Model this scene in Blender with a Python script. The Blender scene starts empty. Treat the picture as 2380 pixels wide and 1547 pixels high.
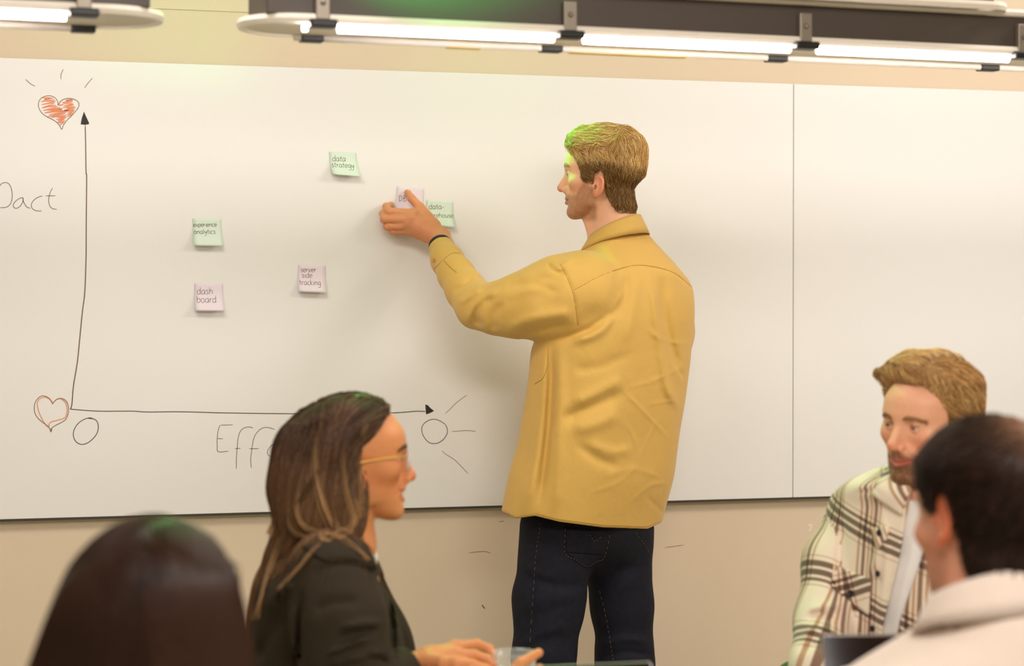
import bpy, math, random
import numpy as np

# ------------------------------------------------------------------ camera, world, lights, exposure
random.seed(7)
RNG = np.random.default_rng(7)
SC = bpy.context.scene
COL = SC.collection
FPX = 4628.0                                   # focal length for a 2380 px wide frame (70 mm on 36 mm)
YAW, PITCH = math.radians(15.7), math.radians(0.71)
CAM = np.array([0.0, -5.39, 1.38])
FH = np.array([math.sin(YAW), math.cos(YAW), 0.0])          # level forward
RT = np.array([math.cos(YAW), -math.sin(YAW), 0.0])         # right
FW = FH * math.cos(PITCH) + np.array([0, 0, -math.sin(PITCH)])
UPV = np.cross(RT, FW)

cam_data = bpy.data.cameras.new('camera')
cam_data.lens = 36.0 * FPX / 2380.0
cam_data.sensor_width = 36.0
cam_data.sensor_fit = 'HORIZONTAL'
cam_data.dof.use_dof = True
cam_data.dof.focus_distance = 5.1
cam_data.dof.aperture_fstop = 3.3
cam_data.clip_start = 0.05
cam = bpy.data.objects.new('camera', cam_data)
COL.objects.link(cam)
cam.location = CAM
cam.rotation_euler = (math.pi / 2 - PITCH, 0, -YAW)
SC.camera = cam

SC.view_settings.view_transform = 'Standard'
SC.view_settings.look = 'None'
SC.view_settings.gamma = 1.0
SC.view_settings.use_curve_mapping = False
SC.view_settings.exposure = -0.06

world = bpy.data.worlds.new('world')
SC.world = world
world.use_nodes = True
world.node_tree.nodes['Background'].inputs[0].default_value = (1.0, 0.82, 0.62, 1)
world.node_tree.nodes['Background'].inputs[1].default_value = 0.50


def P(u, v, d):
    """point of the place seen at (u, v) of the photograph, d metres in front of the lens"""
    r = FW + RT * ((u - 1190.0) / FPX) + UPV * ((773.5 - v) / FPX)
    return CAM + r * (d / float(r @ FH))


def area_light(name, loc, target, size, size_y, power, color, spread=180):
    l = bpy.data.lights.new(name, 'AREA')
    l.shape = 'RECTANGLE'
    l.size, l.size_y = size, size_y
    l.energy = power
    l.color = color
    l.spread = math.radians(spread)
    o = bpy.data.objects.new(name, l)
    COL.objects.link(o)
    o.location = loc
    d = np.array(target, float) - np.array(loc, float)
    from mathutils import Vector
    o.rotation_euler = Vector(d).to_track_quat('-Z', 'Y').to_euler()
    return o


WARM = (1.0, 0.92, 0.87)
area_light('unseen_ceiling_light', (3.2, -1.75, 2.66), (2.3, -0.1, 0.4), 1.3, 0.4, 37, WARM)
area_light('unseen_ceiling_light', (0.2, -1.75, 2.66), (0.9, -0.4, 0.6), 1.3, 0.4, 22, WARM)  # added unseen fill for the standing man's face and hair
area_light('unseen_ceiling_light', (0.9, -4.6, 2.62), (1.9, -0.4, 0.6), 1.5, 0.5, 58, WARM)  # added unseen fill, brightens people's backs and the lower board
# green stage lights under the ceiling: one by the board, one over the pendant lamp


def green_spot(loc, target, power, size, blend, soft):
    from mathutils import Vector
    l = bpy.data.lights.new('green_spot_light', 'SPOT')
    l.energy = power
    l.color = (0.02, 1.0, 0.10)
    l.spot_size = math.radians(size)
    l.spot_blend = blend
    l.shadow_soft_size = soft
    o = bpy.data.objects.new('green_spot_light', l)
    COL.objects.link(o)
    o.location = loc
    o.rotation_euler = Vector(np.array(target, float) - np.array(loc, float)).to_track_quat('-Z', 'Y').to_euler()


green_spot((*P(1010, 716, 4.75)[:2], 2.68), P(1250, 900, 3.2), 52, 112, 0.5, 0.05)
green_spot((P(1130, 716, 5.3)[0], -0.16, 2.62), P(1330, 560, 5.0), 4.5, 100, 0.6, 0.03)
green_spot((P(1000, 716, 5.4)[0], -0.08, 2.32), P(1338, 335, 5.15), 55, 18, 0.8, 0.02)
green_spot((*P(1030, 716, 3.12)[:2], 1.985), np.array([*P(1030, 716, 3.7)[:2], 2.25]), 30, 72, 0.5, 0.03)

# ------------------------------------------------------------------ object helpers


def tag(o, label=None, cat=None, group=None, kind=None):
    if label: o['label'] = label
    if cat: o['category'] = cat
    if group: o['group'] = group
    if kind: o['kind'] = kind
    return o


def empty(name, loc, label, cat, group=None):
    o = bpy.data.objects.new(name, None)
    COL.objects.link(o)
    o.location = [float(c) for c in loc]
    o.empty_display_size = 0.1
    return tag(o, label, cat, group)


def root_of(o):
    while o.parent is not None:
        o = o.parent
    return o


def mesh_obj(name, verts, faces, mat, parent=None, col=None, smooth=True, uv=None, origin=None):
    """verts are world coordinates; the mesh is stored relative to its thing's base"""
    verts = np.asarray(verts, float)
    if origin is None:
        origin = np.array(root_of(parent).location) if parent is not None else np.zeros(3)
    origin = np.asarray(origin, float)
    me = bpy.data.meshes.new(name)
    me.from_pydata((verts - origin).tolist(), [], [tuple(int(i) for i in f) for f in faces])
    if smooth:
        me.polygons.foreach_set('use_smooth', [True] * len(me.polygons))
    if col is not None:
        a = me.attributes.new('col', 'FLOAT_COLOR', 'POINT')
        c = np.ones((len(verts), 4), np.float32)
        c[:, :3] = col
        a.data.foreach_set('color', c.ravel())
    if uv is not None:
        a = me.attributes.new('cloth', 'FLOAT_VECTOR', 'POINT')
        c = np.zeros((len(verts), 3), np.float32)
        c[:, :uv.shape[1]] = uv
        a.data.foreach_set('vector', c.ravel())
    me.materials.append(mat)
    me.update()
    o = bpy.data.objects.new(name, me)
    COL.objects.link(o)
    if parent is not None:
        o.parent = parent
    else:
        o.location = origin
    return o


def srgb(r, g, b):
    f = lambda c: (c / 12.92 if c <= 0.04045 else ((c + 0.055) / 1.055) ** 2.4)
    return tuple(f(c / 255.0) for c in (r, g, b))


def mat(name, color=(0.8, 0.8, 0.8), rough=0.6, metal=0.0, var=0.0, scale=40.0, bump=0.0, bscale=None,
        attr=False, sss=0.0, emit=None, estr=0.0, spec=0.5, sheen=0.0, aniso=0.0):
    m = bpy.data.materials.new(name)
    m.use_nodes = True
    nt = m.node_tree
    b = nt.nodes['Principled BSDF']
    b.inputs['Roughness'].default_value = rough
    b.inputs['Metallic'].default_value = metal
    b.inputs['Specular IOR Level'].default_value = spec
    b.inputs['Base Color'].default_value = (*color, 1)
    if sheen:
        b.inputs['Sheen Weight'].default_value = sheen
    if sss:
        b.inputs['Subsurface Weight'].default_value = sss
        b.inputs['Subsurface Radius'].default_value = (0.010, 0.004, 0.002)
        b.inputs['Subsurface Scale'].default_value = 1.0
    tc = nt.nodes.new('ShaderNodeTexCoord')
    src = None
    if attr:
        a = nt.nodes.new('ShaderNodeAttribute')
        a.attribute_name = 'col'
        src = a.outputs['Color']
    if var > 0:
        n = nt.nodes.new('ShaderNodeTexNoise')
        n.inputs['Scale'].default_value = scale
        n.inputs['Detail'].default_value = 4
        nt.links.new(tc.outputs['Object'], n.inputs['Vector'])
        mr = nt.nodes.new('ShaderNodeMapRange')
        mr.inputs['To Min'].default_value = 1 - var
        mr.inputs['To Max'].default_value = 1 + var
        nt.links.new(n.outputs['Fac'], mr.inputs['Value'])
        mx = nt.nodes.new('ShaderNodeVectorMath')
        mx.operation = 'SCALE'
        if src is not None:
            nt.links.new(src, mx.inputs[0])
        else:
            mx.inputs[0].default_value = color
        nt.links.new(mr.outputs['Result'], mx.inputs['Scale'])
        src = mx.outputs['Vector']
    if src is not None:
        nt.links.new(src, b.inputs['Base Color'])
    if bump > 0:
        n2 = nt.nodes.new('ShaderNodeTexNoise')
        n2.inputs['Scale'].default_value = bscale or scale
        n2.inputs['Detail'].default_value = 5
        nt.links.new(tc.outputs['Object'], n2.inputs['Vector'])
        bp = nt.nodes.new('ShaderNodeBump')
        bp.inputs['Strength'].default_value = bump
        bp.inputs['Distance'].default_value = 0.01
        nt.links.new(n2.outputs['Fac'], bp.inputs['Height'])
        nt.links.new(bp.outputs['Normal'], b.inputs['Normal'])
    if emit is not None:
        b.inputs['Emission Color'].default_value = (*emit, 1)
        b.inputs['Emission Strength'].default_value = estr
    return m


# ------------------------------------------------------------------ mesh builders


def box_vf(lo, hi):
    (x0, y0, z0), (x1, y1, z1) = lo, hi
    v = [(x0, y0, z0), (x1, y0, z0), (x1, y1, z0), (x0, y1, z0), (x0, y0, z1), (x1, y0, z1), (x1, y1, z1), (x0, y1, z1)]
    f = [(0, 3, 2, 1), (4, 5, 6, 7), (0, 1, 5, 4), (1, 2, 6, 5), (2, 3, 7, 6), (3, 0, 4, 7)]
    return v, f


def bevel_box(name, lo, hi, m, parent=None, bevel=0.004, xf=None, seg=2):
    """bevelled box; xf maps local points to world"""
    import bmesh
    v, f = box_vf(lo, hi)
    bm = bmesh.new()
    vs = [bm.verts.new(c) for c in v]
    for q in f:
        bm.faces.new([vs[i] for i in q])
    if bevel > 0:
        bmesh.ops.bevel(bm, geom=list(bm.edges), offset=bevel, segments=seg, affect='EDGES', profile=0.5)
    bm.verts.index_update()
    V = np.array([tuple(x.co) for x in bm.verts])
    F = [[x.index for x in q.verts] for q in bm.faces]
    bm.free()
    if xf is not None:
        V = np.array([xf(c) for c in V])
    o = mesh_obj(name, V, F, m, parent, smooth=False)
    return o


def catmull(pts, n=6, closed=False):
    pts = np.asarray(pts, float)
    if len(pts) < 3:
        t = np.linspace(0, 1, n + 1)[:, None]
        return pts[0] * (1 - t) + pts[-1] * t
    if closed:
        Q = np.vstack([pts[-1], pts, pts[0], pts[1]])
    else:
        Q = np.vstack([2 * pts[0] - pts[1], pts, 2 * pts[-1] - pts[-2]])
    out = []
    for i in range(len(Q) - 3):
        p0, p1, p2, p3 = Q[i:i + 4]
        for t in np.linspace(0, 1, n, endpoint=False):
            out.append(0.5 * ((2 * p1) + (-p0 + p2) * t + (2 * p0 - 5 * p1 + 4 * p2 - p3) * t * t + (-p0 + 3 * p1 - 3 * p2 + p3) * t ** 3))
    if not closed:
        out.append(Q[-2])
    return np.array(out)


def tube_vf(pts, rad, sides=8, flat=None, caps=True, up=None):
    """tube along pts; rad scalar or list; flat squashes along the second axis"""
    pts = np.asarray(pts, float)
    n = len(pts)
    rad = np.broadcast_to(np.asarray(rad, float), (n,))
    fl = np.broadcast_to(np.asarray(1.0 if flat is None else flat, float), (n,))
    T = np.gradient(pts, axis=0)
    T /= np.linalg.norm(T, axis=1, keepdims=True) + 1e-12
    a = np.array(up if up is not None else (0, 0, 1.0), float)
    if up is None and abs(T[0] @ a) > 0.9:
        a = np.array([1.0, 0, 0])
    V = []
    for i in range(n):
        b = np.cross(T[i], a); b /= np.linalg.norm(b) + 1e-12
        c = np.cross(b, T[i])
        if up is None:
            a = c
        for k in range(sides):
            th = 2 * math.pi * k / sides
            V.append(pts[i] + rad[i] * (math.cos(th) * b + math.sin(th) * fl[i] * c))
    F = []
    for i in range(n - 1):
        for k in range(sides):
            k2 = (k + 1) % sides
            F.append((i * sides + k, i * sides + k2, (i + 1) * sides + k2, (i + 1) * sides + k))
    if caps:
        F.append(tuple(range(sides - 1, -1, -1)))
        F.append(tuple((n - 1) * sides + k for k in range(sides)))
    return np.array(V), F


def join_vf(parts):
    V, F, o = [], [], 0
    for v, f in parts:
        V.append(np.asarray(v, float))
        F += [tuple(i + o for i in q) for q in f]
        o += len(v)
    return np.vstack(V), F


# ------------------------------------------------------------------ implicit surfaces


def smin(a, b, k):
    h = np.clip(0.5 + 0.5 * (b - a) / k, 0, 1)
    return b + (a - b) * h - k * h * (1 - h)


def smax(a, b, k):
    return -smin(-a, -b, k)


def rcone(p, a, b, ra, rb=None):
    rb = ra if rb is None else rb
    a = np.asarray(a, np.float32)
    ba = np.asarray(b, np.float32) - a
    bb = np.float32(max(float(ba @ ba), 1e-12))
    pa = p - a
    d = pa @ ba
    t = np.clip(d / bb, 0, 1)
    r2 = np.einsum('ij,ij->i', pa, pa) - t * (2 * d - t * bb)
    return np.sqrt(np.maximum(r2, 0)) - (np.float32(ra) + np.float32(rb - ra) * t)


def ell(p, c, r, R=None):
    q = p - np.asarray(c, np.float32)
    if R is not None:
        q = q @ np.asarray(R, np.float32)          # columns of R are the axes
    r = np.asarray(r, np.float32)
    q = q / r
    k0 = np.sqrt(np.einsum('ij,ij->i', q, q))
    q = q / r
    k1 = np.sqrt(np.einsum('ij,ij->i', q, q)) + np.float32(1e-9)
    return k0 * (k0 - 1) / k1


def chain(p, pts, rad, k=0.02):
    f = None
    for i in range(len(pts) - 1):
        g = rcone(p, pts[i], pts[i + 1], rad[i], rad[i + 1])
        f = g if f is None else smin(f, g, k)
    return f


def loft(p, base, ax, ay, az, rows, n=2.4):
    """stack of superellipses along az: rows (h, cx, cy, a, b) in the frame base, ax, ay, az"""
    q = p - np.asarray(base, np.float32)
    X, Y, H = q @ np.asarray(ax, np.float32), q @ np.asarray(ay, np.float32), q @ np.asarray(az, np.float32)
    R = np.array(sorted(rows), float)
    hh = np.linspace(R[0, 0], R[-1, 0], 160)
    sm = []
    for j in range(1, 5):
        y = np.interp(hh, R[:, 0], R[:, j])
        kx = np.ones(9) / 9
        y = np.convolve(np.pad(y, 4, mode='edge'), kx, 'valid')
        sm.append(y)
    cx, cy, a, b = [np.interp(H, hh, s).astype(np.float32) for s in sm]
    x, y = np.abs(X - cx) / a, np.abs(Y - cy) / b
    r = (x ** n + y ** n + 1e-9) ** (1.0 / n)
    f = (r - 1) * np.minimum(a, b)
    return smax(f, np.maximum(H - R[-1, 0], R[0, 0] - H), 0.02)


def wob(p, s, seed=0):
    """cheap smooth noise, about -1..1"""
    r = np.random.default_rng(seed)
    out = np.zeros(len(p), np.float32)
    tot = 0
    for i in range(6):
        d = r.normal(size=3); d /= np.linalg.norm(d)
        e = r.normal(size=3); e /= np.linalg.norm(e)
        fr = s * r.uniform(0.6, 1.7)
        out += np.sin(p @ (d * fr).astype(np.float32) + r.uniform(0, 6.28) + 1.3 * np.sin(p @ (e * fr * 0.7).astype(np.float32) + r.uniform(0, 6.28)))
        tot += 1
    return out / tot * 1.5


def polyline_dist(X, Z, pts):
    """distance in a plane from (X, Z) to a polyline, and the fraction along it"""
    best = np.full(len(X), 1e9, np.float32); frac = np.zeros(len(X), np.float32); side = np.zeros(len(X), np.float32)
    n = len(pts) - 1
    for i in range(n):
        (ax, az), (bx, bz) = pts[i], pts[i + 1]
        dx, dz = bx - ax, bz - az
        L2 = dx * dx + dz * dz + 1e-12
        t = np.clip(((X - ax) * dx + (Z - az) * dz) / L2, 0, 1)
        ex, ez = X - ax - t * dx, Z - az - t * dz
        d = np.sqrt(ex * ex + ez * ez)
        m = d < best
        best = np.where(m, d, best)
        frac = np.where(m, (i + t) / n, frac)
        side = np.where(m, np.sign(dx * ez - dz * ex), side)
    return best, frac, side


def uvpix(p):
    q = p - CAM.astype(np.float32)
    z = q @ FW.astype(np.float32)
    return 1190 + FPX * (q @ RT.astype(np.float32)) / z, 773.5 - FPX * (q @ UPV.astype(np.float32)) / z


from concurrent.futures import ThreadPoolExecutor
POOL = ThreadPoolExecutor(4)


def ev(f, pts, chunk=30000):
    pts = np.asarray(pts, np.float32)
    if len(pts) == 0:
        return np.zeros(0, np.float32)
    if len(pts) <= chunk:
        return f(pts)
    return np.concatenate(list(POOL.map(f, [pts[i:i + chunk] for i in range(0, len(pts), chunk)])))


def grad(f, pts, e=0.0012):
    g = np.zeros((len(pts), 3), np.float32)
    for k in range(3):
        d = np.zeros(3, np.float32); d[k] = e
        g[:, k] = ev(f, pts + d) - ev(f, pts - d)
    return g / (2 * e)


def polygonize(f, lo, hi, h, band=3.0, project=2):
    """surface nets of f = 0 inside the box lo..hi, grid step h"""
    lo = np.asarray(lo, float); hi = np.asarray(hi, float)
    B = 4
    nb = np.ceil((hi - lo) / (h * B)).astype(int) + 1
    n = nb * B + 1
    cx = [lo[k] + (np.arange(nb[k]) + 0.5) * h * B for k in range(3)]
    G = np.stack(np.meshgrid(*cx, indexing='ij'), -1).reshape(-1, 3)
    fc = ev(f, G).reshape(nb)
    gm = np.sqrt(sum(np.gradient(fc, h * B, axis=k) ** 2 for k in range(3)))
    act = np.abs(fc) / np.maximum(gm, 0.25) < h * B * 1.6
    sg = fc < 0
    for k in range(3):
        dif = np.diff(sg.astype(np.int8), axis=k) != 0
        a0 = [slice(None)] * 3; a1 = [slice(None)] * 3
        a0[k] = slice(0, -1); a1[k] = slice(1, None)
        act[tuple(a0)] |= dif; act[tuple(a1)] |= dif
    V = np.full(n, 1.0, np.float32)
    Vb = np.where(fc < 0, -1.0, 1.0).astype(np.float32)
    V[:-1, :-1, :-1] = np.repeat(np.repeat(np.repeat(Vb, B, 0), B, 1), B, 2)
    need = np.zeros(n, bool)
    ra = np.repeat(np.repeat(np.repeat(act, B, 0), B, 1), B, 2)
    for i in (0, 1):
        for j in (0, 1):
            for k in (0, 1):
                need[i:i + ra.shape[0], j:j + ra.shape[1], k:k + ra.shape[2]] |= ra
    idx = np.argwhere(need)
    V[need] = ev(f, lo + idx * h)
    S = V < 0
    cells = np.zeros(np.array(n) - 1, np.uint8)
    cn = np.array(cells.shape)
    for i in (0, 1):
        for j in (0, 1):
            for k in (0, 1):
                cells += S[i:i + cn[0], j:j + cn[1], k:k + cn[2]]
    mixed = (cells > 0) & (cells < 8)
    ci = np.argwhere(mixed)
    ids = np.full(cn, -1, np.int64)
    ids[mixed] = np.arange(len(ci))
    acc = np.zeros((len(ci), 3)); cnt = np.zeros(len(ci))
    corner = [(0, 0, 0), (1, 0, 0), (0, 1, 0), (1, 1, 0), (0, 0, 1), (1, 0, 1), (0, 1, 1), (1, 1, 1)]
    for a in range(8):
        for b in range(a + 1, 8):
            ca, cb = np.array(corner[a]), np.array(corner[b])
            if np.abs(ca - cb).sum() != 1:
                continue
            va = V[tuple((ci + ca).T)]; vb = V[tuple((ci + cb).T)]
            m = (va < 0) != (vb < 0)
            t = np.where(m, va / np.where(m, va - vb, 1), 0)
            acc += m[:, None] * (ca + t[:, None] * (cb - ca))
            cnt += m
    verts = lo + (ci + acc / cnt[:, None]) * h
    faces = []
    for ax in range(3):
        o1, o2 = [(1, 2), (2, 0), (0, 1)][ax]
        sl0 = [slice(None)] * 3; sl1 = [slice(None)] * 3
        sl0[ax] = slice(0, -1); sl1[ax] = slice(1, None)
        s0, s1 = S[tuple(sl0)], S[tuple(sl1)]
        for flip, mk in ((False, s0 & ~s1), (True, ~s0 & s1)):
            e = np.argwhere(mk)
            e = e[(e[:, o1] > 0) & (e[:, o2] > 0) & (e[:, o1] < cn[o1]) & (e[:, o2] < cn[o2])]
            if not len(e):
                continue
            d1 = np.zeros(3, int); d1[o1] = 1
            d2 = np.zeros(3, int); d2[o2] = 1
            q = [ids[tuple((e - d1 - d2).T)], ids[tuple((e - d2).T)], ids[tuple(e.T)], ids[tuple((e - d1).T)]]
            q = np.stack(q if not flip else q[::-1], 1)
            faces.append(q[(q >= 0).all(1)])
    faces = np.vstack(faces)
    for _ in range(project):
        fv = ev(f, verts)
        g = grad(f, verts.astype(np.float32))
        g2 = (g * g).sum(1) + 1e-6
        step = -(fv / g2)[:, None] * g
        L = np.linalg.norm(step, axis=1, keepdims=True)
        step *= np.minimum(1, 0.6 * h / (L + 1e-9))
        verts = verts + step
    return verts, faces


def cast(f, uvs, d0, d1, step=0.006, off=0.0):
    """points of the surface f = 0 that the lens sees at the given photograph positions"""
    uvs = np.asarray(uvs, float)
    A = np.array([P(u, v, d0) for u, v in uvs]); Bp = np.array([P(u, v, d1) for u, v in uvs])
    n = int(np.ceil((d1 - d0) / step))
    res = np.full(len(uvs), 0.55)
    done = np.zeros(len(uvs), bool)
    prev = ev(f, A)
    for i in range(1, n + 1):
        t = i / n
        cur = ev(f, A + (Bp - A) * t)
        hit = (~done) & (cur < 0)
        fr = prev / (prev - cur + 1e-9)
        res[hit] = (i - 1 + np.clip(fr[hit], 0, 1)) / n
        done |= hit
        prev = cur
    pts = A + (Bp - A) * res[:, None]
    nr = grad(f, pts.astype(np.float32), 0.003)
    nr /= np.linalg.norm(nr, axis=1, keepdims=True) + 1e-9
    return pts + nr * off, nr, done


def strands_vf(lines, rad, sides=3, taper=0.25, root=0.8):
    """lines (N, M, 3): thin tapered tubes, all in one mesh; returns verts, faces and the strand index per vertex"""
    L = np.asarray(lines, float)
    N, M, _ = L.shape
    T = np.gradient(L, axis=1)
    T /= np.linalg.norm(T, axis=2, keepdims=True) + 1e-9
    ref = np.array([0.31, 0.52, 0.79])
    b = np.cross(T, ref); b /= np.linalg.norm(b, axis=2, keepdims=True) + 1e-9
    c = np.cross(b, T)
    r = np.broadcast_to(np.asarray(rad, float), (N,))[:, None] * np.interp(np.linspace(0, 1, M), [0, 0.15, 0.7, 1], [root, 1, 0.9, taper])[None]
    th = 2 * np.pi * np.arange(sides) / sides
    V = L[:, :, None] + r[:, :, None, None] * (np.cos(th)[None, None, :, None] * b[:, :, None] + np.sin(th)[None, None, :, None] * c[:, :, None])
    idx = np.arange(N * M * sides).reshape(N, M, sides)
    k2 = (np.arange(sides) + 1) % sides
    F = np.stack([idx[:, :-1], idx[:, :-1][:, :, k2], idx[:, 1:][:, :, k2], idx[:, 1:]], -1).reshape(-1, 4)
    sid = np.repeat(np.arange(N), M * sides)
    along = np.tile(np.repeat(np.linspace(0, 1, M), sides), N)
    return V.reshape(-1, 3), F, sid, along


def fast_mesh(name, V, F, m, parent, col=None, smooth=True, uv=None):
    """like mesh_obj for large quad meshes"""
    origin = np.array(root_of(parent).location)
    V = np.asarray(V, np.float32) - origin.astype(np.float32)
    F = np.asarray(F, np.int32)
    me = bpy.data.meshes.new(name)
    me.vertices.add(len(V)); me.vertices.foreach_set('co', V.ravel())
    me.loops.add(F.size); me.loops.foreach_set('vertex_index', F.ravel())
    me.polygons.add(len(F)); me.polygons.foreach_set('loop_start', np.arange(0, F.size, F.shape[1], dtype=np.int32))
    me.update(calc_edges=True)
    me.validate()
    if smooth:
        me.polygons.foreach_set('use_smooth', np.ones(len(me.polygons), bool))
    if col is not None:
        a = me.attributes.new('col', 'FLOAT_COLOR', 'POINT')
        c = np.ones((len(V), 4), np.float32); c[:, :3] = col
        a.data.foreach_set('color', c.ravel())
    if uv is not None:
        corner = len(uv) != len(V)
        a = me.attributes.new('cloth', 'FLOAT_VECTOR', 'CORNER' if corner else 'POINT')
        c = np.zeros((len(uv), 3), np.float32); c[:, :uv.shape[1]] = uv
        a.data.foreach_set('vector', c.ravel())
    me.materials.append(m)
    me.update()
    o = bpy.data.objects.new(name, me)
    COL.objects.link(o)
    o.parent = parent
    return o


# ------------------------------------------------------------------ room shell
YB = -0.03                                      # face of the whiteboard
M_wall = mat('beige_wall_paint', srgb(228, 210, 184), 0.85, var=0.02, scale=3, bump=0.05, bscale=350)
M_floor = mat('grey_floor', srgb(192, 180, 162), 0.7, var=0.1, scale=8)
M_ceil = mat('white_ceiling', srgb(225, 220, 210), 0.9, var=0.02, scale=3)


def struct(name, V, F, m):
    o = mesh_obj(name, V, F, m, None, smooth=False, origin=np.mean(np.asarray(V, float), 0))
    o['kind'] = 'structure'
    return o


def sbox(name, lo, hi, m):
    return struct(name, *box_vf(lo, hi), m)


wall = sbox('wall_back', (-5.0, 0.0, 0.0), (8.0, 0.15, 2.75), M_wall)
floor = sbox('floor', (-5.0, -8.0, -0.1), (8.0, 0.15, 0.0), M_floor)
ceil = sbox('ceiling', (-5.0, -8.0, 2.75), (8.0, 0.15, 2.85), M_ceil)
M_trim = mat('beige_trim', srgb(196, 190, 160), 0.7)
sbox('trim_1', (-5.0, -0.004, 2.180), (8.0, 0.0, 2.188), M_wall)
sbox('baseboard_back', (-5.0, -0.012, 0.0), (8.0, 0.0, 0.08), M_trim)


def on_plane(u, v, y):
    r = FW + RT * ((u - 1190.0) / FPX) + UPV * ((773.5 - v) / FPX)
    return CAM + r * ((y - CAM[1]) / r[1])


M_scuff = mat('dark_scuff', srgb(120, 95, 70), 0.9)
M_chip = mat('white_plaster_chip', srgb(240, 230, 215), 0.9)


def wall_mark(name, pts, w, m):
    Q = catmull(np.array([on_plane(u, v, -0.0004) for u, v in pts]), 5)
    V, F = ribbon(Q, w)
    o = mesh_obj(name, V, F, m, wall, smooth=False, origin=np.array(wall.location))
    return o


def ribbon(Q, w, nrm=np.array([0, -1.0, 0]), taper=True):
    T = np.gradient(Q, axis=0)
    T /= np.linalg.norm(T, axis=1, keepdims=True) + 1e-12
    s = np.cross(T, nrm)
    s /= np.linalg.norm(s, axis=1, keepdims=True) + 1e-12
    n = len(Q)
    ww = np.full(n, w) * 0.5
    if taper and n > 4:
        ww[0] *= 0.5; ww[-1] *= 0.5
    V = np.empty((2 * n, 3)); V[0::2] = Q + s * ww[:, None]; V[1::2] = Q - s * ww[:, None]
    F = [(2 * i, 2 * i + 1, 2 * i + 3, 2 * i + 2) for i in range(n - 1)]
    return V, F


wall_mark('scuff_mark', [(1120, 1405), (1127, 1414)], 0.0035, M_scuff)
wall_mark('scuff_mark', [(1090, 1284), (1125, 1281), (1140, 1285)], 0.0015, M_scuff)
wall_mark('scuff_mark', [(1545, 1272), (1590, 1266)], 0.0015, M_scuff)
wall_mark('scuff_mark', [(1160, 1212), (1172, 1210)], 0.0015, M_scuff)
wall_mark('paint_chip', [(1878, 1220), (1886, 1219), (1884, 1228), (1881, 1234)], 0.006, M_chip)

# ------------------------------------------------------------------ whiteboard
M_board = mat('white_board_enamel', srgb(240, 239, 237), 0.38, var=0.012, scale=2.0, spec=0.35)
M_edge = mat('dark_board_edge', srgb(60, 58, 52), 0.5)
ZT, ZB = 2.032, 0.829
XS = float(on_plane(1844, 600, YB)[0])
wb = empty('whiteboard', (1.2, YB, ZB), 'wide cream-white whiteboard covered with drawn axes, mounted along the beige wall', 'whiteboard')
XL = -2.4
bevel_box('panel', (XL, YB, ZB), (XS - 0.0012, YB + 0.012, ZT), M_board, wb, 0.001, seg=1)
bevel_box('panel', (XS + 0.0012, YB, ZB), (XS + 3.2, YB + 0.012, ZT), M_board, wb, 0.001, seg=1)
bevel_box('backing_rail', (XL, YB + 0.012, ZB + 0.004), (XS + 3.2, YB + 0.029, ZB + 0.05), M_edge, wb, 0.001, seg=1)
bevel_box('backing_rail', (XL, YB + 0.012, ZT - 0.05), (XS + 3.2, YB + 0.029, ZT - 0.004), M_edge, wb, 0.001, seg=1)
bevel_box('lower_edge', (XL, YB + 0.001, ZB - 0.006), (XS + 3.2, YB + 0.02, ZB - 0.0005), M_edge, wb, 0.001, seg=1)

M_ink = mat('black_marker_ink', srgb(66, 50, 34), 0.6)
M_head = mat('black_arrow_ink', srgb(34, 30, 24), 0.6)
M_axis = mat('brown_axis_ink', srgb(112, 78, 50), 0.6)
M_brown = mat('thin_brown_marker_ink', srgb(124, 98, 70), 0.6)
M_red = mat('orange_marker_ink', srgb(240, 146, 102), 0.6)


def strokes(name, lines, w, m, smooth=5, closed=False, label=None):
    parts = []
    w = w * 0.74
    for ln in lines:
        q = np.array([on_plane(u, v, YB - 0.0005) for u, v in ln])
        if smooth:
            q = catmull(q, smooth)
        q[:, 1] -= np.arange(len(q)) * (1e-5 if len(q) > 60 else 0)      # later passes of the pen lie on earlier ones
        parts.append(ribbon(q, w))
    V, F = join_vf(parts)
    o = mesh_obj(name, V, F, m, wb, smooth=False)
    if label: o['label'] = label
    return o


def zA(l): return [(x / 3.867, 130 + y / 3.867) for x, y in l]
def zB(l): return [(40 + x / 3.606, 880 + y / 3.606) for x, y in l]
def zC(l): return [(900 + x / 6.446, 880 + y / 6.446) for x, y in l]


def fill_poly(name, pts, m):
    q = np.array([on_plane(u, v, YB - 0.0007) for u, v in pts])
    return mesh_obj(name, q, [tuple(range(len(q)))], m, wb, smooth=False)


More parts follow.
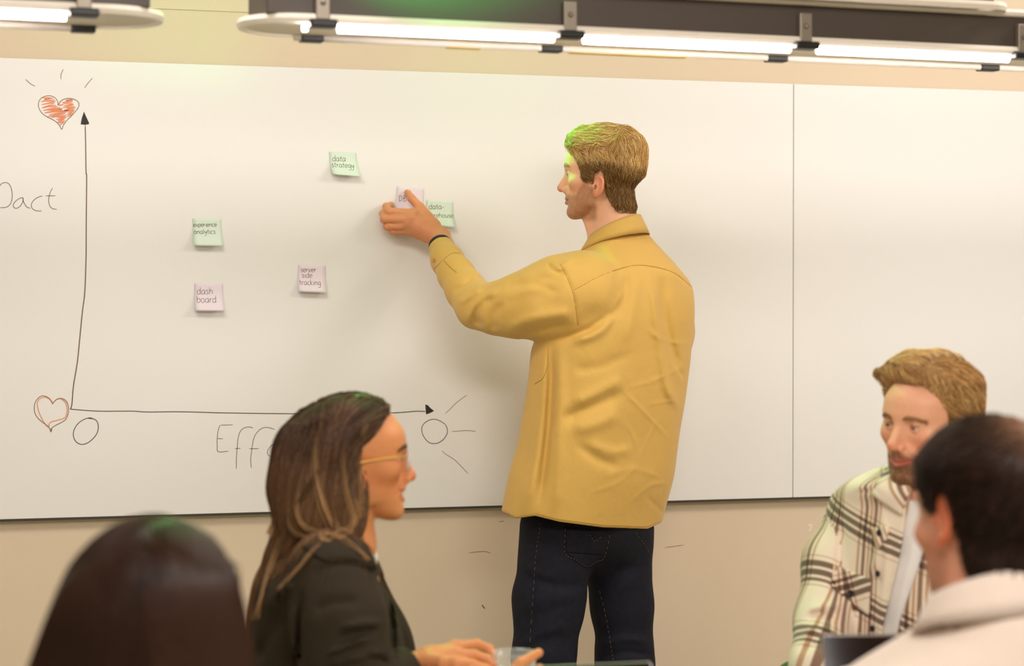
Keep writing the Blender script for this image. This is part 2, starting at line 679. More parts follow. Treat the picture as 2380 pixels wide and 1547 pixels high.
strokes('drawn_ray', [zA([(230, 210), (275, 250), (315, 272)])], 0.0021, M_brown)
strokes('drawn_ray', [zA([(568, 120), (548, 170), (548, 210)])], 0.0021, M_brown)
strokes('drawn_ray', [zA([(832, 198), (790, 245), (760, 288)])], 0.0021, M_brown)
heart = [(522, 440), (518, 410), (500, 380), (470, 362), (435, 357), (400, 364), (370, 380), (350, 410), (345, 440), (355, 480), (385, 520),
         (430, 550), (480, 575), (525, 610), (555, 658), (568, 625), (600, 580), (640, 540), (680, 495), (705, 460), (710, 430), (695, 405),
         (660, 387), (615, 380), (570, 390), (540, 412), (520, 448)]
strokes('drawn_heart', [zA(heart)], 0.0021, M_brown, label='scribbled orange heart at the top of the vertical axis')
sc = [
    [(375, 378), (440, 372), (395, 388), (478, 378), (365, 412), (490, 392), (420, 408), (500, 405), (370, 438), (495, 420), (372, 468), (500, 440), (390, 460),
     (520, 452), (385, 490), (540, 462), (400, 488), (560, 470), (395, 512), (560, 488), (430, 508), (590, 495), (440, 528), (600, 500), (425, 545), (590, 515),
     (455, 552), (600, 530), (510, 550), (600, 545), (505, 570), (590, 555), (520, 580), (580, 568), (512, 598), (585, 582), (535, 600), (575, 592), (532, 622), (572, 600)],
    [(525, 436), (565, 440), (530, 445), (600, 420), (560, 418), (655, 395), (590, 410), (655, 412), (580, 425), (660, 430), (570, 445), (665, 440), (560, 462),
     (670, 455), (600, 470), (682, 462), (580, 485), (670, 478), (590, 500), (672, 490), (610, 512), (660, 500), (600, 530), (655, 515), (605, 545), (645, 530)],
    [(430, 490), (560, 478), (470, 500), (620, 488), (540, 500), (640, 480)], [(520, 550), (590, 545), (530, 562), (585, 560)],
    [(400, 380), (455, 376), (400, 392), (462, 386)], [(590, 395), (650, 392), (590, 402), (655, 402)]]
strokes('heart_scribble', [zA(s) for s in sc], 0.0023, M_red, smooth=4)
strokes('drawn_axis', [[(198, 290), (199, 330), (200, 400), (201.5, 412), (200.5, 520), (200, 600), (197, 680), (192, 720), (186, 780), (180, 840), (171, 895), (167, 940), (163, 950)]],
        0.0034, M_axis, label='tall vertical axis line')
fill_poly('arrowhead', zA([(755, 500), (772, 540), (800, 600), (800, 612), (768, 618), (725, 614), (735, 560)]), M_head)
strokes('lettering', [zA([(-14, 1190), (0, 1165), (15, 1147), (45, 1137), (75, 1145), (98, 1180), (110, 1240), (105, 1300), (85, 1340), (50, 1360), (0, 1363)]),
                      zA([(205, 1272), (175, 1280), (140, 1305), (120, 1335), (125, 1360), (150, 1368), (180, 1350), (205, 1310), (206, 1272), (212, 1310), (240, 1355), (272, 1368)]),
                      zA([(383, 1257), (340, 1270), (300, 1300), (282, 1335), (290, 1370), (325, 1390), (375, 1393)]),
                      zA([(472, 1185), (450, 1230), (438, 1290), (445, 1340), (470, 1370), (512, 1378)]), zA([(410, 1256), (500, 1255)])], 0.0023, M_brown)
strokes('drawn_heart', [zB([(298, 215), (290, 190), (265, 160), (225, 143), (190, 150), (155, 190), (143, 240), (150, 290), (180, 335), (220, 368), (260, 398), (282, 430), (290, 412), (320, 390),
                            (370, 365), (405, 340), (425, 300), (430, 250), (420, 200), (395, 172), (360, 163), (325, 175), (298, 205)]), zB([(275, 428), (283, 445), (290, 425), (280, 418)])], 0.0022, M_brown,
        label='small outlined heart where the axes meet')
strokes('heart_outline', [zB([(293, 205), (275, 175), (240, 155), (205, 158), (178, 180), (168, 210), (180, 270), (210, 340), (245, 390), (265, 402), (270, 375), (290, 358), (340, 345), (390, 330), (412, 305),
                              (418, 250), (405, 200), (375, 170), (345, 165), (315, 185), (298, 208)])], 0.0028, M_red)
strokes('drawn_circle', [zB([(630, 328), (595, 328), (550, 345), (505, 380), (478, 425), (470, 470), (485, 515), (515, 542), (555, 548), (600, 530), (645, 490), (673, 445), (680, 395), (668, 355), (640, 335), (595, 330)])],
        0.0024, M_ink)
strokes('drawn_axis', [[(163, 950), (177, 951.5), (230, 955), (310, 955), (340, 957), (420, 956.5), (520, 959), (620, 960.5), (700, 961), (800, 961), (880, 960), (922, 958.5), (946, 957), (967, 955), (989, 955.5)]],
        0.0027, M_ink, label='long horizontal axis line')
fill_poly('arrowhead', zC([(570, 385), (590, 388), (612, 398), (650, 440), (703, 480), (640, 512), (582, 533), (578, 487)]), M_head)
strokes('drawn_circle', [zC([(870, 680), (800, 635), (740, 610), (680, 605), (620, 622), (560, 660), (525, 710), (517, 760), (530, 830), (565, 890), (610, 940), (660, 965), (715, 968), (770, 955), (830, 915), (875, 860),
                             (900, 800), (895, 740), (868, 680)])], 0.0023, M_ink)
strokes('drawn_ray', [zC([(868, 522), (940, 455), (1040, 355), (1192, 242)])], 0.0019, M_brown)
strokes('drawn_ray', [zC([(965, 785), (1050, 785), (1180, 773), (1330, 788)])], 0.0019, M_brown)
strokes('drawn_ray', [zC([(820, 1077), (880, 1130), (1000, 1205), (1080, 1280), (1212, 1420)])], 0.0019, M_brown)
strokes('lettering', [zB([(1700, 388), (1685, 430), (1676, 500), (1676, 560), (1685, 610), (1772, 606)]), zB([(1703, 388), (1808, 385)]), zB([(1678, 500), (1725, 502)]),
                      zB([(1978, 412), (1940, 403), (1895, 415), (1865, 450), (1850, 510), (1842, 600), (1837, 680), (1836, 757)]), zB([(1827, 585), (1873, 582)]),
                      zB([(2160, 424), (2100, 407), (2050, 415), (2005, 455), (1980, 510), (1965, 600), (1957, 680), (1962, 748)]), zB([(1945, 585), (2025, 585)]),
                      zB([(2165, 546), (2130, 560), (2100, 600), (2102, 635), (2140, 652), (2190, 645), (2222, 615), (2215, 580), (2190, 552), (2150, 548)]),
                      zB([(2247, 550), (2245, 635)]), zB([(2246, 600), (2255, 565), (2280, 540), (2312, 540)]),
                      zB([(2400, 470), (2385, 540), (2385, 600), (2405, 640), (2440, 640)]), zB([(2350, 530), (2430, 528)])], 0.0023, M_brown)

# ------------------------------------------------------------------ sticky notes with handwriting
GL = {
    'a': (0.95, [[(.8, .8), (.55, 1), (.25, .9), (.08, .55), (.12, .15), (.4, 0), (.7, .25), (.82, .75)], [(.82, 1), (.82, .2), (.95, 0)]]),
    'b': (0.9, [[(.1, 1.7), (.1, .05)], [(.1, .6), (.35, 1), (.7, .9), (.85, .5), (.65, .08), (.3, 0), (.1, .2)]]),
    'c': (0.8, [[(.75, .85), (.45, 1), (.15, .75), (.08, .4), (.25, .05), (.55, 0), (.78, .15)]]),
    'd': (0.95, [[(.8, .75), (.5, 1), (.2, .85), (.08, .45), (.2, .05), (.5, 0), (.78, .3)], [(.82, 1.7), (.82, .2), (.92, 0)]]),
    'e': (0.85, [[(.1, .5), (.78, .58), (.7, .9), (.4, 1), (.12, .75), (.1, .3), (.35, 0), (.78, .12)]]),
    'g': (0.9, [[(.78, .8), (.5, 1), (.2, .85), (.1, .45), (.3, .1), (.6, .2), (.8, .6)], [(.8, 1), (.8, -.2), (.65, -.6), (.3, -.65), (.1, -.5)]]),
    'h': (0.9, [[(.12, 1.7), (.12, 0)], [(.12, .55), (.4, 1), (.7, .85), (.75, .4), (.78, 0)]]),
    'i': (0.4, [[(.2, 1), (.2, .2), (.3, 0)], [(.2, 1.35), (.21, 1.42)]]),
    'k': (0.8, [[(.12, 1.7), (.12, 0)], [(.7, 1), (.14, .45), (.75, 0)]]),
    'l': (0.4, [[(.2, 1.7), (.2, .2), (.32, 0)]]),
    'n': (0.9, [[(.12, 1), (.12, 0)], [(.12, .55), (.4, 1), (.7, .85), (.75, .4), (.78, 0)]]),
    'o': (0.95, [[(.55, 1), (.2, .88), (.08, .45), (.3, .03), (.65, .05), (.87, .45), (.75, .88), (.5, 1)]]),
    'p': (0.9, [[(.12, 1), (.12, -.65)], [(.12, .6), (.4, 1), (.75, .9), (.82, .45), (.55, .05), (.14, .2)]]),
    'r': (0.65, [[(.12, 1), (.14, 0)], [(.13, .5), (.3, .9), (.62, .95)]]),
    's': (0.75, [[(.68, .88), (.4, 1), (.15, .8), (.35, .55), (.62, .35), (.5, .03), (.08, .08)]]),
    't': (0.65, [[(.32, 1.5), (.3, .2), (.5, 0)], [(.05, 1), (.62, 1)]]),
    'u': (0.9, [[(.1, 1), (.12, .3), (.35, 0), (.65, .15), (.78, .6)], [(.78, 1), (.8, 0)]]),
    'v': (0.8, [[(.08, 1), (.38, 0), (.72, 1)]]),
    'w': (1.1, [[(.05, 1), (.25, 0), (.52, .8), (.78, 0), (1.0, 1)]]),
    'x': (0.8, [[(.1, 1), (.7, 0)], [(.7, 1), (.1, 0)]]),
    'y': (0.85, [[(.1, 1), (.18, .45), (.45, .3), (.75, .9)], [(.78, 1), (.6, -.2), (.3, -.65), (.08, -.55)]]),
    '-': (0.7, [[(.1, .5), (.62, .55)]]),
    'D': (1.0, [[(.15, 1.5), (.12, 0)], [(.0, 1.4), (.5, 1.45), (.85, .9), (.7, .3), (.0, .0)]]),
    'B': (1.0, [[(.2, 1.5), (.1, 0)], [(.15, 1.45), (.6, 1.5), (.75, 1.15), (.2, .8), (.75, .6), (.75, .15), (.05, 0)]]),
}
M_green = mat('mint_paper', srgb(222, 238, 224), 0.8, var=0.01, scale=20)
M_pink = mat('lilac_paper', srgb(238, 226, 236), 0.8, var=0.01, scale=20)
M_pen = mat('dark_felt_pen', srgb(104, 92, 62), 0.7)
M_penr = mat('brown_felt_pen', srgb(116, 86, 72), 0.7)


def sticky(corners, m, texts, lift, label, pen, curl=2.2):
    TL, TR, BL, BR = [on_plane(u, v, YB) for u, v in corners]

    def S(s, t, off=0.0):                    # s across, t down the sheet
        top = TL + (TR - TL) * s
        bot = BL + (BR - BL) * s
        q = top + (bot - top) * t
        dy = 0.0006 + 1.5 * lift * (max(0.0, t - 0.2) / 0.8) ** curl * (1 + 0.12 * math.sin(3 * s))
        return q + np.array([0, -dy - off, 0])
    c = S(0.5, 0.5)
    root = empty('sticky_note', S(0.5, 0.0), label, 'sticky note', 'sticky notes on the whiteboard')
    n1, n2 = 6, 12
    V, F = [], []
    for lay in (0.0, -0.0003):
        for j in range(n2 + 1):
            for i in range(n1 + 1):
                V.append(S(i / n1, j / n2, lay))
    w = n1 + 1
    N = w * (n2 + 1)
    for j in range(n2):
        for i in range(n1):
            a = j * w + i
            F.append((a, a + w, a + w + 1, a + 1))
            F.append((N + a, N + a + 1, N + a + w + 1, N + a + w))
    rim = [i for i in range(w)] + [w * j + n1 for j in range(1, n2 + 1)] + [w * n2 + i for i in range(n1 - 1, -1, -1)] + [w * j for j in range(n2 - 1, 0, -1)]
    for a, b in zip(rim, rim[1:] + rim[:1]):
        F.append((a, b, N + b, N + a))
    mesh_obj('paper_sheet', V, F, m, root)
    # handwriting: photograph positions turned into sheet coordinates
    C = np.array(corners, float)

    def st(u, v):
        e1 = C[1] - C[0]; e2 = C[2] - C[0]
        return np.linalg.solve(np.stack([e1, e2], 1), np.array([u, v]) - C[0])
    for (txt, u0, u1, base, slope) in texts:
        wd = sum(GL[ch][0] for ch in txt)
        k = (u1 - u0) / wd
        parts = []
        x = u0
        for ch in txt:
            adv, gl = GL[ch]
            for ln in gl:
                px = catmull(np.array([(x + gx * k * 0.92, base + slope * (x - u0) - gy * k * 0.92) for gx, gy in ln]), 4)
                q = np.array([S(*np.clip(st(a, b), 0.01, 0.99), 0.0004) for a, b in px])
                parts.append(ribbon(q, 0.0012))
            x += adv * k
        V, F = join_vf(parts)
        mesh_obj('handwriting', V, F, pen, root, smooth=False)
    return root


sticky([(764, 352), (828.6, 354.5), (769, 406.5), (833, 412)], M_green, [('data', 772, 804, 374.5, 0.0), ('strategy', 769, 823, 388.5, 0.02)], 0.020,
       'mint green note reading data strategy, highest of the notes', M_pen)
sticky([(447, 507), (514.5, 508), (448.6, 571), (516, 572)], M_green, [('experience', 449, 504, 527, -0.02), ('analytics', 450, 501, 543.5, -0.01)], 0.014,
       'mint green note reading experience analytics, on the left of the board', M_pen)
sticky([(451, 657.5), (518.7, 658), (452.5, 722), (519.5, 722)], M_pink, [('dash', 457.5, 495.5, 683.5, 0.0), ('board', 456.5, 503, 703, 0.0)], 0.015,
       'pale lilac note reading dash board, lowest of the notes', M_penr)
sticky([(692.4, 613.5), (757.7, 616.3), (691, 677.5), (756, 680)], M_pink, [('server', 698, 735, 632, 0.0), ('side', 701, 726, 645, 0.02), ('tracking', 694, 745, 661.5, 0.03)], 0.014,
       'pale lilac note reading server side tracking', M_penr)
sticky([(922, 431.8), (986, 437.7), (916, 499), (984, 505)], M_pink, [('DB', 926, 946, 468, 0.0)], 0.006,
       'pale lilac note marked DB under the standing man\'s hand', M_penr)
sticky([(990, 463), (1054, 467.5), (989, 524), (1052.8, 529)], M_green, [('data-', 996.5, 1033, 486, 0.0), ('warehouse', 991, 1053.5, 505, 0.02)], 0.016,
       'mint green note reading data-warehouse beside the raised wrist', M_pen)

# ------------------------------------------------------------------ pendant lamps
M_house = mat('dark_lamp_housing', srgb(78, 68, 60), 0.5, var=0.03, scale=10)
M_rim = mat('cream_lamp_rim', srgb(246, 238, 224), 0.4)
M_plate = mat('cream_lamp_plate', srgb(238, 228, 212), 0.6)
M_tube = mat('lit_tube_glass', (1, 1, 1), 0.3, emit=(1.0, 0.92, 0.88), estr=30)
M_tube2 = mat('frosted_rail', srgb(236, 228, 220), 0.3)
M_clip = mat('black_clip_plastic', srgb(18, 17, 16), 0.45)
M_brack = mat('brushed_bracket', srgb(150, 140, 126), 0.45, metal=0.5)
M_tape = mat('yellow_tape', srgb(226, 196, 110), 0.6)
LA = math.radians(2.5)
LD = np.array([math.cos(LA), math.sin(LA), 0.0])
LW = np.array([-math.sin(LA), math.cos(LA), 0.0])          # away from the lens
L0 = P(1325, 80, 3.70)                                       # near lower edge of the rim
L0 = L0 + np.array([0, 0, 0])
LZ = L0[2]


def s_at(u, w=0.0):
    """distance along the lamp of the point seen at column u, w metres behind the near edge"""
    best = None
    ss = np.linspace(-3, 3, 6001)
    pts = L0 + LW * w + ss[:, None] * LD
    uu, _ = uvpix(pts.astype(np.float32))
    return float(np.interp(u, uu, ss))


def L(s, w, h):
    return L0 + LD * s + LW * w + np.array([0, 0, h])


def stadium(s0, s1, W, inset=0.0, n=14):
    r = W / 2 - inset
    out = []
    for k in range(n + 1):
        th = -math.pi / 2 + math.pi * k / n
        out.append((s1 - W / 2 + r * math.cos(th), W / 2 + r * math.sin(th)))
    for k in range(n + 1):
        th = math.pi / 2 + math.pi * k / n
        out.append((s0 + W / 2 + r * math.cos(th), W / 2 + r * math.sin(th)))
    return out


def stadium_ring(name, s0, s1, W, h0, h1, th, m, parent, w_off=0.0, bulge=0.003):
    o = stadium(s0, s1, W); i = stadium(s0, s1, W, th)
    mid = stadium(s0, s1, W, -bulge)
    n = len(o)
    V = [L(s, w + w_off, h0) for s, w in i] + [L(s, w + w_off, h0) for s, w in o] + [L(s, w + w_off, (h0 + h1) / 2) for s, w in mid] + [L(s, w + w_off, h1) for s, w in o] + [L(s, w + w_off, h1) for s, w in i]
    F = []
    for r in range(5):
        r2 = (r + 1) % 5
        for k in range(n):
            k2 = (k + 1) % n
            F.append((r * n + k, r * n + k2, r2 * n + k2, r2 * n + k))
    return mesh_obj(name, V, F, m, parent, smooth=False)


def stadium_plate(name, s0, s1, W, h0, h1, m, parent, inset=0.0, w_off=0.0):
    o = stadium(s0, s1, W, inset)
    n = len(o)
    V = [L(s, w + w_off, h0) for s, w in o] + [L(s, w + w_off, h1) for s, w in o]
    F = [tuple(range(n - 1, -1, -1)), tuple(range(n, 2 * n))] + [(k, (k + 1) % n, n + (k + 1) % n, n + k) for k in range(n)]
    return mesh_obj(name, V, F, m, parent, smooth=False)


def lamp_box(name, s0, s1, w0, w1, h0, h1, m, parent, bevel=0.002):
    return bevel_box(name, (s0, w0, h0), (s1, w1, h1), m, parent, bevel, xf=lambda c: L(c[0], c[1], c[2]))


def pendant(s0, s1, near, far, label, tube_seg, tapes=(), inset_l=0.034, inset_r=0.034):
    root = empty('pendant_lamp', L((s0 + s1) / 2, 0.1, 0.0), label, 'lamp', 'long pendant lamps under the ceiling')
    W = 0.20
    stadium_ring('rim', s0, s1, W, 0.0, 0.016, 0.012, M_rim, root)
    stadium_plate('base_plate', s0, s1, W, 0.003, 0.008, M_plate, root, inset=0.011)
    lamp_box('housing', s0 + inset_l, s1 - inset_r, 0.012, W - 0.012, 0.0155, 0.078, M_house, root)
    stadium_ring('upper_rim', s0 + inset_l, s1 - inset_r, W, 0.078, 0.091, 0.012, M_rim, root, w_off=0.0)
    for u in near:
        s = s_at(u)
        lamp_box('bracket', s - 0.013, s + 0.013, -0.004, 0.010, 0.006, 0.062, M_brack, root, 0.002)
        br = root.children[-1]
        c = L(s, -0.0045, 0.036)
        V, F = tube_vf([c, c - LW * 0.004], [0.0055, 0.004], 10)
        mesh_obj('screw', V, F, M_brack, root)
        lamp_box('clip', s - 0.025, s + 0.025, -0.014, 0.022, -0.008, 0.006, M_clip, root, 0.003)
    for u in far:
        s = s_at(u, W)
        lamp_box('clip', s - 0.022, s + 0.022, W - 0.02, W + 0.008, -0.009, 0.004, M_clip, root, 0.003)
    for a, b in tube_seg:
        V, F = tube_vf([L(a, 0.008, -0.0075), L(b, 0.008, -0.0075)], 0.0075, 16)
        mesh_obj('light_tube', V, F, M_tube, root)
    V, F = tube_vf([L(max(s0 + 0.12, -1.2), W - 0.012, -0.002), L(s1 - 0.12, W - 0.012, -0.002)], 0.006, 12)
    mesh_obj('frosted_rail', V, F, M_tube2, root)
    for a, b in tapes:
        lamp_box('tape', a, b, W - 0.022, W - 0.001, -0.0092, -0.0078, M_tape, root, 0.0)
    # suspension rods to the ceiling
    for s in (s0 + 0.35, (s0 + s1) / 2 + 0.6, s1 - 0.35):
        V, F = tube_vf([L(s, W / 2, 0.078), np.array([*L(s, W / 2, 0)[:2], 2.75])], 0.004, 8)
        mesh_obj('suspension_rod', V, F, M_clip, root)
    return root


nr = [750, 1325, 1872, 2378]
sr = [s_at(u) for u in nr]
pr = pendant(s_at(555, 0.1), s_at(555, 0.1) + 2.6, nr, [722, 1277, 1800, 2292], 'long pendant lamp with cream rim and black clips spanning most of the picture top',
             [(s_at(706), s_at(716))] + [(sr[i] + 0.03, sr[i + 1] - 0.03) for i in range(3)] + [(sr[3] + 0.03, sr[3] + 0.40)],
             tapes=[(s_at(1035, 0.2), s_at(1112, 0.2)), (s_at(1320, 0.2), s_at(1588, 0.2))])
su = s_at(2335)
stadium_ring('upper_tray_rim', su - 1.3, su, 0.10, 0.083, 0.098, 0.012, M_plate, pr, w_off=-0.04)
lamp_box('upper_tray', su - 1.28, su - 0.045, -0.034, 0.05, 0.0985, 0.135, M_house, pr)
sl = s_at(378, 0.1)
pendant(sl - 2.0, sl, [195], [192], 'pendant lamp with rounded green-lit end in the top left corner', [(s_at(195) - 0.6, s_at(195) - 0.03)])
# ------------------------------------------------------------------ people: shared builders
M_skin = mat('skin', (0.8, 0.5, 0.35), 0.48, attr=True, var=0.06, scale=160, bump=0.03, bscale=900, sss=0.12, spec=0.4)
M_eye = mat('eye_white', srgb(196, 182, 168), 0.15)
M_iris = mat('eye_iris', srgb(46, 50, 48), 0.12)
M_lash = mat('eyelash', srgb(50, 36, 26), 0.6)


def dirv(r, f):
    """level direction: r to the right of the lens, f away from it"""
    v = RT * r + FH * f
    return v / np.linalg.norm(v)


def frame(g, pitch=0.0, roll=0.0):
    g = np.asarray(g, float); g = g / np.linalg.norm(g)
    z = np.array([0, 0, 1.0])
    fwd = g * math.cos(pitch) + z * math.sin(pitch)
    right = np.cross(fwd, z); right /= np.linalg.norm(right)
    up = np.cross(right, fwd)
    r2 = right * math.cos(roll) + up * math.sin(roll)
    u2 = -right * math.sin(roll) + up * math.cos(roll)
    return np.stack([r2, fwd, u2], 1)              # columns: right, forward, up


FACE = [(.055, .088, -.06, .070), (.025, .0925, -.05, .0715), (.0, .0855, -.04, .0695), (-.03, .0845, -.03, .066), (-.055, .0865, -.012, .0595),
        (-.08, .088, .004, .052), (-.1, .0885, .02, .042), (-.113, .084, .034, .031), (-.121, .076, .045, .018)]
FROWS = [(z, 0.0, (a + b) / 2, w, (a - b) / 2) for z, a, b, w in FACE]
I3 = np.eye(3)


class Head:
    def __init__(s, C, R, scale=1.0, slit=0.0042, smile=0.0, teeth=False, ear_z=-0.03, jaw=1.0, nose=1.0, ear=True, face=True):
        s.C, s.R, s.s = np.asarray(C, np.float32), np.asarray(R, np.float32), scale
        s.slit, s.smile, s.teeth, s.ez, s.jaw, s.nose, s.ear, s.face = slit, smile, teeth, ear_z, jaw, nose, ear, face

    def loc(s, p):
        return ((p - s.C) @ s.R) / s.s

    def W(s, q):
        return np.asarray(s.C, float) + (np.asarray(s.R, float) @ (np.asarray(q, float).reshape(-1, 3).T * s.s)).T if np.ndim(q) > 1 else np.asarray(s.C, float) + np.asarray(s.R, float) @ (np.asarray(q, float) * s.s)

    def core_l(s, q):
        f = ell(q, (0, -.004, .030), (.0765, .0985, .087))
        rows = [(z, 0, cy, w * (1 - (1 - s.jaw) * np.clip((-z) / .1, 0, 1)), ry) for z, _, cy, w, ry in FROWS]
        return smin(f, loft(q, (0, 0, 0), I3[0], I3[1], I3[2], rows, 2.25), .022)

    def core(s, p):
        return s.core_l(s.loc(p)) * s.s

    def full(s, p):
        q = s.loc(p).copy()
        f = s.core_l(q)
        sgn = np.sign(q[:, 0])
        q[:, 0] = np.abs(q[:, 0])
        if s.face:
            f = smin(f, ell(q, (0, .078, -.103), (.022, .0155, .017)), .014)
            f = smin(f, ell(q, (.047 * (.5 + .5 * s.jaw), .012, -.062), (.013, .026, .028)), .022)
            f = smin(f, ell(q, (.046, .057, -.024 + .004 * s.smile), (.022, .023, .016 + .003 * s.smile)), .02)
            f = smin(f, rcone(q, (.004, .0875, .019), (.043, .073, .021), .0095, .0075), .012)
            f = smax(f, -ell(q, (.032, .095, -.001), (.019, .0135, .0115)), .010)
            f = smin(f, ell(q, (.0315, .0745, -.001), (.0142, .0142, .0142)), .004)
            f = smax(f, -ell(q, (.0315, .0905, -.002), (.0125, .011, s.slit)), .0015)
            n = s.nose
            f = smin(f, rcone(q, (0, .085, .012), (0, .085 + .024 * n, -.034), .0075, .0100), .012)
            f = smin(f, rcone(q, (0, .077, .010), (0, .090, -.036), .0085, .0125), .010)
            f = smin(f, ell(q, (0, .085 + .0235 * n, -.036), (.0105, .0105, .0105)), .005)
            f = smin(f, ell(q, (.0125, .0955, -.0415), (.0075, .0115, .0085)), .006)
            f = smax(f, -ell(q, (.0062, .103, -.0495), (.0038, .0065, .0042)), .003)
            f = smin(f, ell(q, (0, .080, -.058), (.027, .0155, .02)), .015)
            cx, cz = .023 + .006 * s.smile, .0085 * s.smile
            tl = .006 if s.teeth else 0.0
            f = smin(f, rcone(q, (0, .0950, -.0645), (cx, .081, -.0685 + cz), .0052, .003), .004)
            f = smin(f, rcone(q, (0, .0940 - tl * .5, -.0760 - tl), (cx * .88, .0825, -.0725 + cz * .8), .006, .0035), .004)
            if s.teeth:
                f = smax(f, -ell(q, (0, .0985, -.0725 + .003 * s.smile), (.026, .017, .0068)), .002)
            f = smax(f, -rcone(q, (0, .1015, -.0700), (cx + .003, .0850, -.0695 + cz), .0026, .0020), .0015)
            if s.smile:
                f = smax(f, -rcone(q, (.021, .0955, -.045), (cx + .012, .078, -.070), .0035, .002), .008)
        if s.ear:
            ez = s.ez
            ca, sa = math.cos(.22), math.sin(.22)
            cf, sf = math.cos(.35), math.sin(.35)
            R1 = np.array([[1, 0, 0], [0, ca, -sa], [0, sa, ca]]); R2 = np.array([[cf, -sf, 0], [sf, cf, 0], [0, 0, 1]])
            R = (R2 @ R1)
            e = ell(q, (.0765, -.006, ez), (.0072, .0165, .0285), R)
            e = smin(e, ell(q, (.0735, .004, ez - .024), (.0055, .008, .008)), .007)
            e = smax(e, -ell(q, (.0828, -.0030, ez + .003), (.0088, .0122, .0212), R), .0015)
            e = smin(e, rcone(q, (.0775, -.010, ez + .013), (.0760, -.009, ez - .010), .0016, .0020), .002)
            e = smax(e, -ell(q, (.077, .003, ez - .003), (.012, .0045, .007)), .002)
            e = smin(e, ell(q, (.0745, .0095, ez - .002), (.004, .004, .006)), .004)
            f = smin(f, e, .005)
        return f * s.s

    def eyes(s, parent, gaze=(0.0, 0.0)):
        for sx in (-1, 1):
            c = s.W(np.array([sx * .0315, .0745, -.001]))
            V, F = sphere_vf(c, .0129 * s.s)
            o = mesh_obj('eye', V, F, M_eye, parent)
            d = s.R[:, 1] + s.R[:, 0] * gaze[0] + s.R[:, 2] * gaze[1]
            d = d / np.linalg.norm(d)
            V, F = disc_vf(c + d * .01235 * s.s, d, .0066 * s.s, .0012 * s.s)
            mesh_obj('iris', V, F, M_iris, o)


def sphere_vf(c, r, n=16, m=10):
    V, F = [], []
    for j in range(m + 1):
        ph = math.pi * j / m
        for i in range(n):
            th = 2 * math.pi * i / n
            V.append(np.asarray(c) + np.asarray(r) * np.array([math.sin(ph) * math.cos(th), math.sin(ph) * math.sin(th), math.cos(ph)]))
    for j in range(m):
        for i in range(n):
            F.append((j * n + i, (j + 1) * n + i, (j + 1) * n + (i + 1) % n, j * n + (i + 1) % n))
    return np.array(V), F


def disc_vf(c, d, r, bulge, n=16):
    d = np.asarray(d, float) / np.linalg.norm(d)
    a = np.cross(d, [0.2, 0.3, 0.9]); a /= np.linalg.norm(a); b = np.cross(d, a)
    V = [c + r * (math.cos(2 * math.pi * i / n) * a + math.sin(2 * math.pi * i / n) * b) for i in range(n)]
    V += [c + .6 * r * (math.cos(2 * math.pi * i / n) * a + math.sin(2 * math.pi * i / n) * b) + d * bulge * .7 for i in range(n)] + [c + d * bulge]
    F = [(i, (i + 1) % n, n + (i + 1) % n, n + i) for i in range(n)] + [(n + i, n + (i + 1) % n, 2 * n) for i in range(n)]
    return np.array(V), F


def button_vf(c, d, r, t=0.003, n=14):
    d = np.asarray(d, float) / np.linalg.norm(d)
    a = np.cross(d, [0.2, 0.3, 0.9]); a /= np.linalg.norm(a); b = np.cross(d, a)
    prof = [(r * .92, 0), (r, t * .5), (r * .9, t), (r * .62, t * .9), (r * .5, t * .6)]
    V, F = [], []
    for rr, h in prof:
        for i in range(n):
            th = 2 * math.pi * i / n
            V.append(c + d * h + rr * (math.cos(th) * a + math.sin(th) * b))
    for j in range(len(prof) - 1):
        for i in range(n):
            F.append((j * n + i, j * n + (i + 1) % n, (j + 1) * n + (i + 1) % n, (j + 1) * n + i))
    V.append(c + d * t * .6)
    for i in range(n):
        F.append(((len(prof) - 1) * n + i, (len(prof) - 1) * n + (i + 1) % n, len(V) - 1))
    return np.array(V), F


def grow(f, roots, dirfun, n, step, lift, stick=True, e=0.002, pull=0.0):
    """hair lines that start at roots and run along the surface f = lift in the direction dirfun(p, i)"""
    p = np.asarray(roots, np.float32).copy()
    N = len(p)
    lift = np.broadcast_to(np.asarray(lift, np.float32), (n, N)) if np.ndim(lift) < 2 else np.asarray(lift, np.float32)
    out = [p.copy()]
    for i in range(1, n):
        g = grad(f, p, e)
        g /= np.linalg.norm(g, axis=1, keepdims=True) + 1e-9
        fv = ev(f, p)
        d = dirfun(p, i)
        near = 1.0 if stick else np.clip(1 - (fv - lift[i]) / 0.01, 0, 1)[:, None]
        dn = (d * g).sum(1, keepdims=True)
        d = d - g * (dn if stick else (dn if pull else np.minimum(dn, 0)) * near)
        d /= np.linalg.norm(d, axis=1, keepdims=True) + 1e-9
        st = np.broadcast_to(np.asarray(step, np.float32), (N,))[:, None]
        p = p + d * st
        fv = ev(f, p)
        corr = (fv - lift[i])[:, None]
        if not stick:
            corr = np.minimum(corr, pull)
        p = p - g * np.clip(corr, -0.02, 0.02)
        out.append(p.copy())
    return np.stack(out, 1)


def pick_on(verts, mask, count, rng):
    idx = np.flatnonzero(mask)
    return idx[rng.integers(0, len(idx), count)]


def vary(base, n, rng, dv=0.25, pal=None):
    if pal is not None:
        c = np.array(pal)[rng.integers(0, len(pal), n)]
    else:
        c = np.tile(np.array(base), (n, 1))
    return np.clip(c * (1 + rng.uniform(-dv, dv, (n, 1))), 0, 1)


M_hair = mat('hair', (0.3, 0.2, 0.1), 0.45, attr=True, var=0.12, scale=120, spec=0.28)


def box_around(pts, pad):
    pts = np.asarray(pts)
    return pts.min(0) - pad, pts.max(0) + pad


def cbox(u0, v0, d0, u1, v1, d1):
    return [P(u, v, d) for u in (u0, u1) for v in (v0, v1) for d in (d0, d1)]


